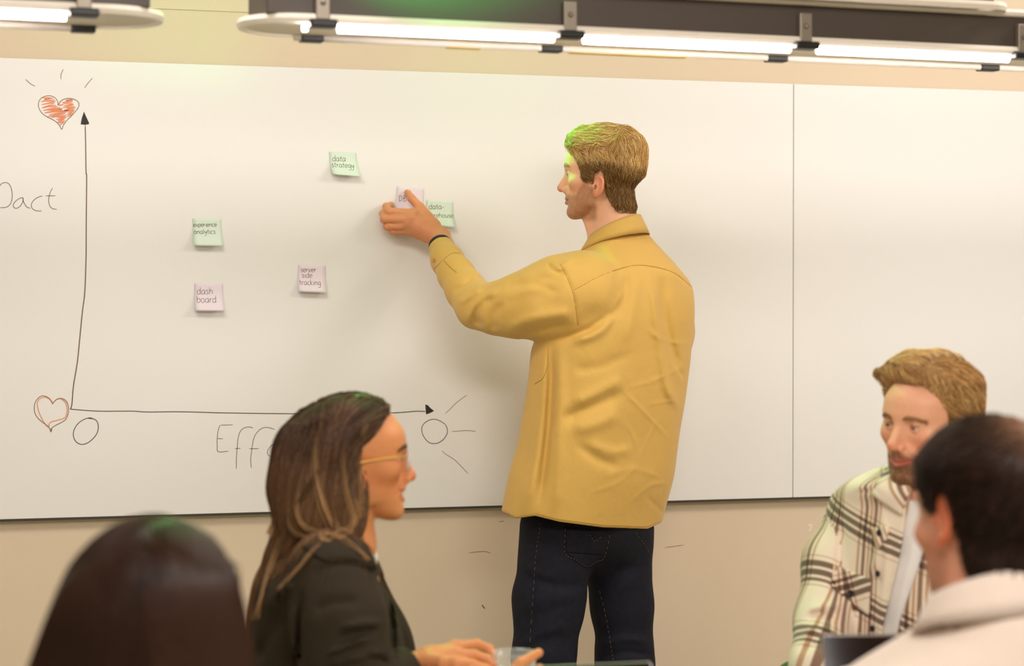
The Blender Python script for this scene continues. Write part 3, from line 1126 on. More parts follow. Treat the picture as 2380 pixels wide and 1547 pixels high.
def patch_on(f, uvpoly, d0, d1, off, n=10):
    """cloth patch lying on f: quad grid between the four given photograph corners (TL, TR, BR, BL)"""
    TL, TR, BR, BL = [np.array(c, float) for c in uvpoly]
    g = []
    for j in range(n + 1):
        for i in range(n + 1):
            s, t = i / n, j / n
            g.append((TL * (1 - s) + TR * s) * (1 - t) + (BL * (1 - s) + BR * s) * t)
    pts, nr, ok = cast(f, g, d0, d1)
    a = pts + nr * off
    b = pts - nr * 0.002
    w = n + 1
    F = []
    N = len(a)
    for j in range(n):
        for i in range(n):
            k = j * w + i
            F.append((k, k + w, k + w + 1, k + 1))
    rim = [i for i in range(w)] + [w * j + n for j in range(1, n + 1)] + [w * n + i for i in range(n - 1, -1, -1)] + [w * j for j in range(n - 1, 0, -1)]
    for p, q in zip(rim, rim[1:] + rim[:1]):
        F.append((p, q, N + q, N + p))
    return np.vstack([a, b]), F


def seam_on(f, uvline, d0, d1, r=0.0008, off=0.0003, n=6):
    q = catmull(np.array(uvline, float), n)
    pts, nr, ok = cast(f, q, d0, d1, off=off)
    return tube_vf(pts, r, 5)


def stitch_on(f, uvline, d0, d1, r=0.0007, off=0.0006, n=8):
    q = catmull(np.array(uvline, float), n)
    pts, nr, ok = cast(f, q, d0, d1, off=off)
    parts = []
    for i in range(0, len(pts) - 1, 2):
        parts.append(tube_vf(pts[i:i + 2], r, 4))
    return join_vf(parts)


class Folds:
    """ridges and grooves of cloth drawn as lines (points, width px, height m); kept as a map that is looked up"""
    def __init__(s, folds, step=2.0):
        A = np.array([q for f in folds for q in f[0]], float)
        s.lo = A.min(0) - 45; hi = A.max(0) + 45
        s.st = step
        n = ((hi - s.lo) / step).astype(int) + 2
        U, V = np.meshgrid(s.lo[0] + np.arange(n[0]) * step, s.lo[1] + np.arange(n[1]) * step, indexing='ij')
        U, V = U.ravel().astype(np.float32), V.ravel().astype(np.float32)
        out = np.zeros(len(U), np.float32)
        for pts, w, a in folds:
            P_ = np.array(pts, float)
            x0, x1 = P_.min(0) - 3.2 * w, P_.max(0) + 3.2 * w
            k = np.flatnonzero((U > x0[0]) & (U < x1[0]) & (V > x0[1]) & (V < x1[1]))
            cp = catmull(P_, 4) if len(P_) > 2 else P_
            d, fr, sd = polyline_dist(U[k], V[k], cp)
            fade = np.clip(np.minimum(fr, 1 - fr) * 5 + 0.1, 0, 1)
            out[k] += a * np.exp(-(d / w) ** 2) * fade
        s.g = out.reshape(n)
        s.n = n

    def __call__(s, u, v):
        x = np.clip((u - s.lo[0]) / s.st, 0, s.n[0] - 1.001); y = np.clip((v - s.lo[1]) / s.st, 0, s.n[1] - 1.001)
        i = x.astype(np.int32); j = y.astype(np.int32)
        a = (x - i).astype(np.float32); b = (y - j).astype(np.float32)
        g = s.g
        return (g[i, j] * (1 - a) + g[i + 1, j] * a) * (1 - b) + (g[i, j + 1] * (1 - a) + g[i + 1, j + 1] * a) * b


# ------------------------------------------------------------------ the man standing at the board
M_shirt = mat('mustard_cotton', srgb(212, 170, 84), 0.75, var=0.05, scale=14, bump=0.22, bscale=24, sheen=0.15)
_n = [n for n in M_shirt.node_tree.nodes if n.type == 'TEX_NOISE'][-1]
_n.inputs['Distortion'].default_value = 0.4
_n.inputs['Detail'].default_value = 4
M_jeans = mat('dark_denim', srgb(26, 27, 37), 0.8, var=0.35, scale=60, bump=0.12, bscale=500, spec=0.2)
M_thread = mat('brown_jeans_thread', srgb(120, 88, 66), 0.8)
M_shoe = mat('white_leather', srgb(210, 205, 198), 0.5)
M_band = mat('black_rubber', srgb(28, 26, 28), 0.5)
M_led = mat('green_tracker_screen', (0.05, 0.5, 0.1), 0.3, emit=(0.05, 0.6, 0.1), estr=0.25)
M_btn = mat('mustard_button', srgb(196, 150, 70), 0.4)


def smooth01(x, a, b):
    t = np.clip((x - a) / (b - a), 0, 1)
    return t * t * (3 - 2 * t)


DM = 5.2
KM = FPX / DM


def zrow(v, d=DM):
    return float(P(1190, v, d)[2])


man = empty('person', (*P(1365, 716, DM)[:2], 0.0), 'standing man in mustard overshirt and dark jeans pressing a note to the board', 'person')

# ---- head
HM = Head(P(1397, 405, DM), frame(dirv(-math.sin(math.radians(78)), math.cos(math.radians(78)))), scale=0.96, ear_z=-0.036, nose=1.05)


def man_neck(p):
    f = rcone(p, P(1414, 455, DM), P(1432, 560, DM), .056, .062)
    f = smin(f, rcone(p, P(1432, 560, DM), P(1446, 640, DM), .062, .062), .02)
    return smin(f, rcone(p, P(1366, 512, DM - .0), P(1384, 560, DM), .012, .012), .02)


WZ = lambda x, y, o: on_plane(860 + x / 6.447, 400 + y / 6.447, YB - o)
W0 = WZ(1075, 985, .078)
HAND = dict(
    mcp=[WZ(650, 625, .062), WZ(600, 705, .066), WZ(570, 790, .062), WZ(575, 875, .052)],
    wr=[WZ(1065, 935, .074), WZ(1050, 975, .080), WZ(1020, 1000, .078), WZ(985, 1010, .070)],
    fing=[[WZ(285, 590, .056), WZ(243, 512, .032), WZ(318, 487, .0125)],
          [WZ(218, 702, .060), WZ(192, 618, .034), WZ(236, 592, .0125)],
          [WZ(262, 812, .052), WZ(262, 770, .027), WZ(305, 758, .0125)],
          [WZ(338, 878, .042), WZ(345, 850, .022), WZ(380, 850, .0115)]],
    rad=[(.0140, .0106, .0098, .0085), (.0142, .0106, .0098, .0085), (.0135, .0100, .0092, .0080), (.0125, .0090, .0082, .0072)],
    thumb=[WZ(960, 800, .060), WZ(745, 525, .046), WZ(622, 392, .034), WZ(563, 305, .0135)])


def man_hand(p):
    H = HAND
    f = None
    for i in range(4):
        g = rcone(p, H['wr'][i], H['mcp'][i], .0185, H['rad'][i][0])
        f = g if f is None else smin(f, g, .012)
    for i in range(4):
        q = [H['mcp'][i]] + H['fing'][i]
        c = chain(p, q, H['rad'][i], .004)
        f = smin(f, c, .005)
    f = smin(f, chain(p, H['thumb'], (.019, .0128, .0106, .0090), .005), .010)
    f = smin(f, rcone(p, WZ(780, 640, .052), WZ(700, 590, .052), .013, .009), .012)
    for i in range(4):                                            # knuckles and tendons
        f = smin(f, ell(p, H['mcp'][i] + np.array([0, -.008, 0.004]), (.009, .008, .008)), .010)
        f = smin(f, ell(p, H['fing'][i][0] + np.array([-.001, -.002, 0]), (.0105, .0105, .0100)), .006)
    f = smin(f, rcone(p, W0, P(1048, 612, 5.30), .0250, .030), .015)
    return f


# right hand folded in front of him
RW = P(1432, 862, 5.44)


def simple_hand(p, w, fwd, down, k=1.0):
    """relaxed, slightly curled hand: w wrist, fwd finger direction, down palm direction"""
    fwd = np.asarray(fwd, float) / np.linalg.norm(fwd); down = np.asarray(down, float)
    down = down - fwd * (down @ fwd); down /= np.linalg.norm(down)
    sd = np.cross(fwd, down)
    f = None
    L = [.074, .082, .076, .060]
    for i in range(4):
        o = (i - 1.5) * .0195 * k
        m = w + fwd * .085 * k + sd * o * 1.05
        g = rcone(p, w + sd * o * .55, m, .016 * k, .0125 * k)
        f = g if f is None else smin(f, g, .012)
    for i in range(4):
        o = (i - 1.5) * .0195 * k
        m = w + fwd * .085 * k + sd * o * 1.05
        a = m + (fwd * .9 + down * .35) * L[i] * .5 * k
        b = a + (fwd * .5 + down * .8) * L[i] * .33 * k
        c = b + (fwd * .1 + down * .95) * L[i] * .25 * k
        f = smin(f, chain(p, [m, a, b, c], (.0115 * k, .0098 * k, .0088 * k, .0076 * k), .004), .005)
    t0 = w + fwd * .025 * k - sd * .022 * k + down * .008
    t1 = t0 + (fwd * .75 - sd * .6 + down * .35) * .042 * k
    t2 = t1 + (fwd * .95 - sd * .15 + down * .3) * .032 * k
    t3 = t2 + (fwd * .95 + down * .3) * .022 * k
    return smin(f, chain(p, [t0, t1, t2, t3], (.017 * k, .012 * k, .0105 * k, .0085 * k), .005), .01)


def man_rhand(p):
    return smin(simple_hand(p, RW, -RT * .9 + FH * .2, np.array([0, 0, -1.0]) * .6 - FH * .5), rcone(p, RW, P(1500, 868, 5.43), .025, .034), .012)


SLEEVE = [((1352, 676), 5.085, .104), ((1300, 690), 5.075, .102), ((1250, 704), 5.07, .092), ((1200, 712), 5.08, .078), ((1155, 716), 5.10, .066), ((1112, 710), 5.135, .058),
          ((1082, 672), 5.19, .050), ((1060, 638), 5.24, .046), ((1040, 606), 5.295, .0415), ((1024, 571), 5.345, .0335)]
SP = [P(*a, d) for a, d, r in SLEEVE]
SR = [r for a, d, r in SLEEVE]


def man_torso_core(p):
    f = ell(p, P(1440, 760, DM), (.15, .10, .26))
    f = smin(f, rcone(p, P(1350, 660, 5.09), SP[5], .055, .040), .04)
    f = smin(f, rcone(p, SP[5], SP[8], .038, .028), .03)
    f = smin(f, rcone(p, P(1545, 670, 5.33), P(1545, 880, 5.40), .05, .04), .04)
    f = smin(f, rcone(p, P(1545, 880, 5.40), RW, .038, .026), .03)
    f = smin(f, ell(p, P(1365, 1100, DM), (.12, .10, .20)), .05)
    return smin(f, rcone(p, P(1438, 560, DM), P(1446, 640, DM), .055, .06), .03)


def man_body(p):
    return smin(smin(HM.full(p), man_neck(p), .012), man_torso_core(p), .02)


def skin_color(p, H, base, lip, beard=None, red_tint=None, beard_amt=0.6, stub=(.0, .0)):
    q = H.loc(np.asarray(p, np.float32))
    x, y, z = np.abs(q[:, 0]), q[:, 1], q[:, 2]
    c = np.tile(np.array(base), (len(p), 1))

    def mixin(m, col):
        nonlocal c
        m = np.clip(m, 0, 1)[:, None]
        c = c * (1 - m) + np.array(col) * m
    if red_tint is not None:
        mixin(.55 * np.exp(-(((x - .045) / .022) ** 2 + ((z + .035) / .02) ** 2)) * (y > .02), red_tint)
        mixin(.6 * np.exp(-((x / .014) ** 2 + ((z + .04) / .014) ** 2)) * (y > .09), red_tint)
        mixin(.7 * (smooth01(x, .072, .08)) * (np.abs(z - H.ez) < .04) * (np.abs(y) < .03), red_tint)
    if beard is not None:
        zt = np.interp(y, [-.02, .02, .035, .06, .075, .088, .1], [-.05, -.035, -.02, -.055, -.055, -.052, -.05])
        m = smooth01(zt - z, -.006, .012) * smooth01(y, -.004, .012) * smooth01(z, -.135, -.118)
        n = np.random.default_rng(5).uniform(.72, 1.15, len(q)) * (1 + .12 * wob(np.asarray(q, np.float32), 160, 3))
        mixin(beard_amt * m * n, beard)
    smx = .023 + .006 * H.smile
    zm = z + .0702 - .0085 * H.smile * np.minimum(1.3, x / smx) ** 1.6
    lipm = np.exp(-((zm / .0075) ** 2)) * smooth01(smx + .003 - x, 0, .008) * smooth01(y, .078, .084)
    mixin(.85 * lipm, lip)
    mixin(.85 * np.exp(-((zm / .0016) ** 2)) * smooth01(smx + .005 - x, 0, .006) * smooth01(y, .074, .080), (lip[0] * .35, lip[1] * .25, lip[2] * .22))
    nos = np.exp(-(((x - .006) / .004) ** 2 + ((z + .050) / .004) ** 2)) * (y > .09)
    mixin(.7 * nos, (base[0] * .25, base[1] * .15, base[2] * .12))
    return c


SKIN_M = srgb(238, 182, 146)
bl, bh = HM.W(np.array([-.095, -.115, -.2])), HM.W(np.array([.095, .14, .14]))
corners = np.array([HM.W(np.array([a, b, c])) for a in (-.095, .095) for b in (-.12, .14) for c in (-.17, .135)])
lo, hi = box_around(corners, 0.0)
lo[2] = zrow(590)
parts = []
v1 = polygonize(man_body, lo, hi, 0.0022)
lo2, hi2 = box_around(np.array([WZ(130, 230, 0), WZ(1230, 1080, .13), W0, P(1040, 600, 5.32)]), .012)
v2 = polygonize(man_hand, lo2, hi2, 0.0017)
lo3, hi3 = box_around(np.array(cbox(1080, 600, 4.98, 1600, 1300, 5.56)), .02)
v3 = polygonize(lambda p: smin(man_torso_core(p), man_rhand(p), .01), lo3, hi3, 0.006)
V, F = join_vf([v1, v2, v3])
colr = skin_color(V, HM, SKIN_M, srgb(190, 110, 90), beard=srgb(150, 100, 58), red_tint=srgb(228, 132, 98), beard_amt=.62)
hm = np.zeros(len(V), bool); hm[len(v1[0]):len(v1[0]) + len(v2[0])] = True
colr[hm] = np.array(srgb(222, 150, 106)) * (1 + .06 * wob(V[hm].astype(np.float32), 90, 5)[:, None])
body = fast_mesh('body', V, F, M_skin, man, col=colr)
HM.eyes(man)
# thumb nail
tn, td = HAND['thumb'][3], HAND['thumb'][3] - HAND['thumb'][2]
V, F = disc_vf(tn + np.array([.003, -.0075, .001]), np.array([.3, -.95, 0.1]), .0062, .001)
mesh_obj('fingernail', V, F, mat('fingernail', srgb(232, 186, 160), .3), man)

# ---- hair
ZL_M = ([-.12, -.06, -.046, -.03, -.022, -.02, -.012, .006, .010, .038, .043, .053, .066, .085, .11], [-.100, -.100, -.095, -.075, -.05, -.005, .008, -.006, -.024, -.024, .0, .031, .05, .066, .074])


def short_hair(H, zl, thick, parent, pal, base, dirl, n_str, length, seed, rad=.0007, h=.003, fade=None, lift=.0035, jit=.4, mat_=None, soft=.012, neck=None, clump=.45):
    def hf(p):
        q = H.loc(p)
        m = q[:, 2] - np.interp(q[:, 1], *zl).astype(np.float32)
        th = thick(q) * np.clip(m / (soft + .028 * smooth01(q[:, 1], .045, .07)), 0.0, 1.0) ** .6
        c = H.core_l(q)
        if neck is not None:
            c = smin(c, neck(p) / H.s, .015)
        f = c - th
        f = smax(f, -m - .001, .003)
        f = np.maximum(f, -(c + .02))
        return f * H.s
    cs = np.array([H.W(np.array([a, b, c])) for a in (-.11, .11) for b in (-.135, .135) for c in (-.125, .155)])
    V, F = polygonize(hf, *box_around(cs, 0.0), h)
    rng = np.random.default_rng(seed)
    col = np.tile(np.array(base), (len(V), 1))
    q = H.loc(V.astype(np.float32))
    m = q[:, 2] - np.interp(q[:, 1], *zl)
    out = (H.core_l(q) > .001) & (m > .002)
    if neck is not None:
        out &= neck(V.astype(np.float32)) > 0
    idx = pick_on(V, out, n_str, rng)
    nz = rng.normal(0, jit, (n_str, 3)).astype(np.float32)

    def df(p, i):
        q = H.loc(p)
        d = dirl(q) + nz * .6 + clump * np.stack([wob(q, 150, 31), wob(q, 150, 32), .4 * wob(q, 150, 33)], 1)
        return (d @ H.R.T)
    L = 9
    Ls = (length(q[idx]) * rng.uniform(.7, 1.2, n_str)).astype(np.float32)
    up = rng.uniform(.15, 1.0, n_str)
    lf = np.stack([(lift * up * math.sin(min(1, i / (L - 1) * 1.25) * 1.9)) for i in range(L)])
    lines = grow(hf, V[idx], df, L, Ls / (L - 1), lf)
    SV, SF, sid, al = strands_vf(lines, rad)
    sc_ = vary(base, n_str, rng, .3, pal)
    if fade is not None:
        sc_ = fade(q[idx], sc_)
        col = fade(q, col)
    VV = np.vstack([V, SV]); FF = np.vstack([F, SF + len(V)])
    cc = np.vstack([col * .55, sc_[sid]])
    return fast_mesh('hair', VV, FF, mat_ or M_hair, parent, col=cc), hf


def th_man(q):
    x, y, z = q[:, 0], q[:, 1], q[:, 2]
    t = .006 + .011 * smooth01(z, .03, .085) + .007 * smooth01(y, .02, .07) * smooth01(z, .045, .075)
    t += .013 * smooth01(-y, .03, .085) * smooth01(z, -.045, .0)
    t += .0022 * wob(q, 95, 21)
    return t


def dir_man(q):
    x, y, z = q[:, 0], q[:, 1], q[:, 2]
    w = smooth01(z, .045, .085)[:, None]
    cr = smooth01(-y, .02, .07)[:, None]
    top = np.stack([.3 * np.sign(x) + .25, .9 + 0 * x, .2 + 0 * x], 1)
    side = np.stack([0 * x, -.5 + 0 * x, -.8 + 0 * x], 1)
    back = np.stack([-.25 * np.sign(x), .25 + 0 * x, -1 + 0 * x], 1)
    d = w * top + (1 - w) * side
    return (d * (1 - cr) + back * cr * (1 - .4 * w) + cr * .4 * w * side).astype(np.float32)


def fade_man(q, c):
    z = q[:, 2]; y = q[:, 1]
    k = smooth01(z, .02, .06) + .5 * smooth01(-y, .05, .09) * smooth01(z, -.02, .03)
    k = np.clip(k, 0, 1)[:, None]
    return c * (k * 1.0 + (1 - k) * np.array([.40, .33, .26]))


short_hair(HM, ZL_M, th_man, man, [srgb(240, 200, 128), srgb(222, 172, 98), srgb(248, 216, 152), srgb(188, 136, 76)], srgb(206, 158, 88), dir_man, 11000,  # top light on the hair is put into this pale palette
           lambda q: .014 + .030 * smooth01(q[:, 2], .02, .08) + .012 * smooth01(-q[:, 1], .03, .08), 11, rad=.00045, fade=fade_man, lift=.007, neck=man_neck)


def brow_strands(H, parent, base, n=130, seed=3, thick=.0045, name='eyebrow', up=.0):
    rng = np.random.default_rng(seed)
    for sx in (-1, 1):
        t = rng.uniform(0, 1, n)
        pts = np.stack([sx * (.014 + .038 * t), .101 - .022 * t ** 2, .021 + .007 * np.sin(t * 2.4) - .006 * t + rng.normal(0, thick * .35, n) + up], 1)
        r0 = H.W(pts)
        g = grad(H.full, r0.astype(np.float32), .002); fv = ev(H.full, r0)
        g /= np.linalg.norm(g, axis=1, keepdims=True) + 1e-9
        r0 = r0 - g * (fv[:, None] - .0004)
        dl = np.stack([sx * (.8 + 0 * t), -.35 + 0 * t, .35 - .7 * t], 1) + rng.normal(0, .2, (n, 3))
        lines = grow(H.full, r0, lambda p, i: (dl @ H.R.T.astype(float)).astype(np.float32), 4, .0028, .0012)
        SV, SF, sid, al = strands_vf(lines, .00045)
        fast_mesh(name, SV, SF, M_hair, parent, col=vary(base, n, rng, .2)[sid])


brow_strands(HM, man, srgb(190, 140, 80))

# ---- jeans
LEGL = [P(1300, 1235, 5.17), P(1275, 1400, 5.15), P(1264, 1530, 5.14), P(1266, 1700, 5.17), P(1268, 1885, 5.2)]
LEGR = [P(1432, 1235, 5.26), P(1446, 1400, 5.27), P(1453, 1530, 5.26), P(1456, 1700, 5.28), P(1458, 1885, 5.3)]
JF = [([(1206, 1500), (1260, 1470), (1330, 1455)], 12, .006), ([(1200, 1440), (1260, 1425), (1340, 1400)], 16, -.005), ([(1385, 1500), (1450, 1485), (1512, 1490)], 9, .007),
      ([(1388, 1530), (1450, 1515), (1518, 1522)], 8, -.007), ([(1390, 1440), (1430, 1380), (1500, 1340)], 16, .005), ([(1372, 1372), (1420, 1340), (1480, 1310)], 12, -.005),
      ([(1240, 1240), (1236, 1350), (1225, 1500)], 7, -.003), ([(1215, 1330), (1290, 1360), (1365, 1360)], 14, -.005), ([(1210, 1300), (1240, 1330), (1290, 1345)], 9, .004)]

JFM = Folds(JF)


def jeans_f(p):
    f = chain(p, LEGL, (.102, .089, .081, .076, .073), .03)
    f = smin(f, chain(p, LEGR, (.100, .080, .074, .072, .071), .03), .022)
    f = smin(f, ell(p, P(1365, 1215, 5.21), (.158, .128, .12)), .04)
    f = np.maximum(f, (p[:, 2] - zrow(1130)))
    f = np.maximum(f, .07 - p[:, 2])
    f = f - JFM(*uvpix(p)) - .0022 * wob(p, 38, 8) * (1 + smooth01(.6 - p[:, 2], 0, .2))
    return f


lo, hi = box_around(np.array(cbox(1165, 1120, 4.98, 1560, 1960, 5.46)), .02)
V, F = polygonize(jeans_f, lo, hi, .006)
fast_mesh('jeans', V, F, M_jeans, man)
pk = [(1312, 1225), (1421, 1232), (1407, 1292), (1312, 1284)]
V, F = patch_on(jeans_f, pk, 4.9, 5.3, .0016)
jp = mesh_obj('back_pocket', V, F, M_jeans, man)
V, F = patch_on(jeans_f, [(1312, 1284), (1407, 1292), (1385, 1306), (1363, 1317)], 4.9, 5.3, .0016)
mesh_obj('back_pocket', V, F, M_jeans, man)
seams = [stitch_on(jeans_f, [(1314, 1228), (1313, 1283), (1338, 1300), (1363, 1315), (1385, 1304), (1405, 1291), (1418, 1236)], 4.9, 5.35, off=.0022, n=9),
         stitch_on(jeans_f, [(1257, 1215), (1246, 1290), (1238, 1400), (1228, 1545)], 4.9, 5.35, n=14),
         stitch_on(jeans_f, [(1394, 1372), (1410, 1440), (1420, 1500), (1428, 1547)], 4.9, 5.45, n=10),
         stitch_on(jeans_f, [(1478, 1238), (1500, 1268), (1508, 1282)], 4.9, 5.45, n=8),
         stitch_on(jeans_f, [(1370, 1242), (1382, 1256), (1400, 1244)], 4.9, 5.35, off=.0022, n=5)]
for V, F in seams:
    mesh_obj('stitching', V, F, M_thread, man)['kind'] = 'stuff'
for lg in (LEGL, LEGR):
    a = np.array([*lg[-1][:2], 0.0])
    fw = dirv(-.75, .66)
    sd_ = np.cross(fw, [0, 0, 1])
    Rs = np.stack([sd_, fw, np.array([0, 0, 1.0])], 1)

    def shoe(p, a=a, fw=fw, Rs=Rs):
        f = smin(ell(p, a + fw * .07 + np.array([0, 0, .035]), (.046, .145, .05), Rs), rcone(p, a + np.array([0, 0, .05]), a + np.array([0, 0, .1]), .05, .045), .03)
        return np.maximum(f, .002 - p[:, 2])
    V, F = polygonize(shoe, *box_around(np.array([a - .2, a + .2]), .04), .008)
    fast_mesh('shoe', V, F, M_shoe, man)

# ---- overshirt
AX = RT * math.cos(math.radians(40)) + FH * math.sin(math.radians(40))
AY = -RT * math.sin(math.radians(40)) + FH * math.cos(math.radians(40))
OUT = [(528, 1392, 1492), (548, 1376, 1508), (566, 1364, 1522), (590, 1350, 1545), (625, 1330, 1580), (660, 1315, 1605), (700, 1300, 1612), (745, 1272, 1613), (800, 1244, 1604), (870, 1238, 1598), (950, 1224, 1589), (1030, 1208, 1577),
       (1100, 1190, 1566), (1150, 1178, 1553), (1200, 1168, 1540), (1250, 1160, 1528)]
TB = P(1190, 716, DM); TB = TB * np.array([1, 1, 0])
c40, s40 = math.cos(math.radians(40)), math.sin(math.radians(40))
rows = []
for v, a, b in OUT:
    w = (b - a) / 2 / KM
    ro = .62 if v > 640 else .75
    A = w / math.sqrt(c40 ** 2 + ro ** 2 * s40 ** 2)
    off = ((a + b) / 2 - 1190) / KM
    rows.append((zrow(v), off * c40, -off * s40, A, ro * A))
SF_ = [([(1283, 795), (1281, 900), (1274, 1000), (1262, 1100), (1252, 1170)], 10, -.010), ([(1268, 800), (1262, 950), (1240, 1100), (1215, 1200)], 14, .006),
       ([(1300, 800), (1302, 950), (1300, 1100), (1290, 1210)], 16, .007),
       ([(1250, 792), (1340, 776), (1395, 748), (1440, 700)], 9, -.010), ([(1330, 792), (1390, 772), (1440, 725)], 12, .009), ([(1372, 765), (1402, 745), (1432, 705), (1450, 672)], 6, .006),
       ([(1308, 978), (1370, 945), (1450, 908)], 16, -.010), ([(1330, 940), (1390, 915), (1450, 880)], 16, .008), ([(1330, 1000), (1390, 985), (1440, 960)], 16, .007),
       ([(1340, 1030), (1390, 1068), (1440, 1085)], 12, -.006), ([(1370, 1030), (1420, 1050), (1470, 1045)], 12, .005),
       ([(1510, 640), (1522, 720), (1535, 820), (1550, 900), (1578, 950)], 10, .009), ([(1540, 640), (1545, 720), (1560, 800), (1580, 860)], 10, -.008),
       ([(1480, 640), (1470, 720), (1455, 800)], 12, .005), ([(1455, 640), (1445, 700), (1410, 780)], 10, -.006),
       ([(1445, 905), (1500, 960), (1560, 1025)], 4, 0.0019), ([(1455, 985), (1470, 1010), (1480, 1040)], 4, 0.0017), ([(1560, 830), (1590, 880)], 5, -0.0022), ([(1450, 905), (1530, 880), (1590, 850)], 4, 0.0014),
       ([(1400, 1110), (1470, 1090), (1540, 1110)], 6, 0.0015), ([(1360, 1150), (1440, 1120), (1490, 1075)], 5, 0.0012), ([(1460, 1170), (1510, 1130), (1555, 1120)], 5, 0.0017), ([(1480, 1080), (1510, 1010), (1540, 960)], 4, 0.0012),
       ([(1500, 760), (1540, 790), (1600, 800)], 5, 0.0017), ([(1505, 940), (1570, 930)], 4, 0.0015), ([(1330, 860), (1400, 850), (1470, 820)], 14, -.004),
       ([(1500, 1150), (1530, 1180), (1545, 1195)], 6, -0.0017)]
SLF = [([(1300, 612), (1318, 645), (1334, 690), (1343, 762)], 4, -.0045), ([(1250, 640), (1300, 622), (1330, 600)], 8, .006), ([(1270, 612), (1292, 630), (1312, 638)], 6, -.007),
       ([(1120, 762), (1105, 735), (1118, 705), (1145, 690)], 9, -.008), ([(1085, 752), (1100, 715), (1130, 690), (1165, 672)], 9, .007), ([(1150, 770), (1145, 735), (1170, 700)], 10, -.006),
       ([(1180, 770), (1220, 745), (1290, 730), (1330, 728)], 14, .008), ([(1200, 782), (1260, 765), (1320, 752)], 10, -.006), ([(1160, 690), (1220, 675), (1290, 660)], 12, .005), ([(1065, 705), (1090, 690), (1120, 668)], 7, .006),
       ([(1050, 675), (1075, 665), (1100, 645)], 6, -.004), ([(1180, 665), (1240, 660), (1300, 680)], 9, -.004)]

SFM, SLM = Folds(SF_), Folds(SLF)


def shirt_torso(p):
    return loft(p, TB, AX, AY, (0, 0, 1), rows, 2.35)


def sleeve_f(p):
    f = chain(p, SP, SR, .02)
    f = smax(f, -((p - np.asarray(SP[-1], np.float32)) @ ((SP[-2] - SP[-1]) / np.linalg.norm(SP[-2] - SP[-1])).astype(np.float32)) , .004)
    return f


RSL = [P(1540, 685, 5.30), P(1552, 770, 5.36), P(1545, 885, 5.41), P(1480, 868, 5.43), P(1452, 864, 5.44)]
HEMU = ([1100, 1165, 1200, 1238, 1243, 1300, 1400, 1505, 1540, 1600], [1184, 1187, 1204, 1199, 1198, 1212, 1225, 1229, 1212, 1190])


def shirt_f(p):
    u, v = uvpix(p)
    dep = (p - CAM.astype(np.float32)) @ FH.astype(np.float32)
    back = smooth01(5.28 - dep, 0, .08)
    t0 = shirt_torso(p)
    t = t0 - SFM(u, v) * back - .0030 * wob(p * np.array([1, 1, .7], np.float32), 26, 4)
    s = sleeve_f(p) - SLM(u, v) - .0018 * wob(p, 40, 9)
    f = smin(t, s, .022)
    f = smin(f, chain(p, RSL, (.066, .064, .055, .045, .036), .03), .04)
    hem = (v - np.interp(u, *HEMU).astype(np.float32)) / KM
    f = smax(f, hem, .004)
    yk = polyline_dist(u, v, [(1335, 672), (1400, 638), (1480, 615), (1560, 630), (1612, 668)])[0]
    f = f + .0016 * np.exp(-(yk / 2.6) ** 2) * back
    cav = np.maximum(t0 + .012, (1160 - v) / KM)
    return smax(f, -cav, .004)


lo, hi = box_around(np.array(cbox(985, 540, 4.9, 1630, 1250, 5.55)), .03)
V, F = polygonize(shirt_f, lo, hi, .0048)
fast_mesh('overshirt', V, F, M_shirt, man)
# hem, cuff, yoke and armhole seams
M_seam = mat('mustard_seam', srgb(188, 142, 60), 0.8)
hem_pts = [(u, float(np.interp(u, *HEMU)) - 6) for u in (1246, 1270, 1300, 1350, 1400, 1450, 1500, 1525)]
for V, F in ([seam_on(shirt_f, hem_pts, 4.8, 5.3), seam_on(shirt_f, [(1336, 673), (1400, 639), (1480, 616), (1560, 631), (1608, 667)], 4.8, 5.3, .0009),
                seam_on(shirt_f, [(1302, 614), (1318, 645), (1334, 690), (1344, 755)], 4.8, 5.3, .0009),
                seam_on(shirt_f, [(1010, 624), (1022, 612), (1038, 597), (1052, 588), (1068, 589)], 4.9, 5.5, .0009), seam_on(shirt_f, [(1033, 606), (1046, 620), (1061, 633)], 4.9, 5.5, .0012),
                seam_on(shirt_f, [(1243, 892), (1262, 878), (1272, 850), (1274, 805)], 4.8, 5.5, .0009)]):
    mesh_obj('shirt_seam', V, F, M_seam, man)
pb, nb, _ = cast(shirt_f, [(1009, 604)], 4.9, 5.6)
V, F = button_vf(pb[0], nb[0], .0062)
mesh_obj('cuff_button', V, F, M_btn, man)


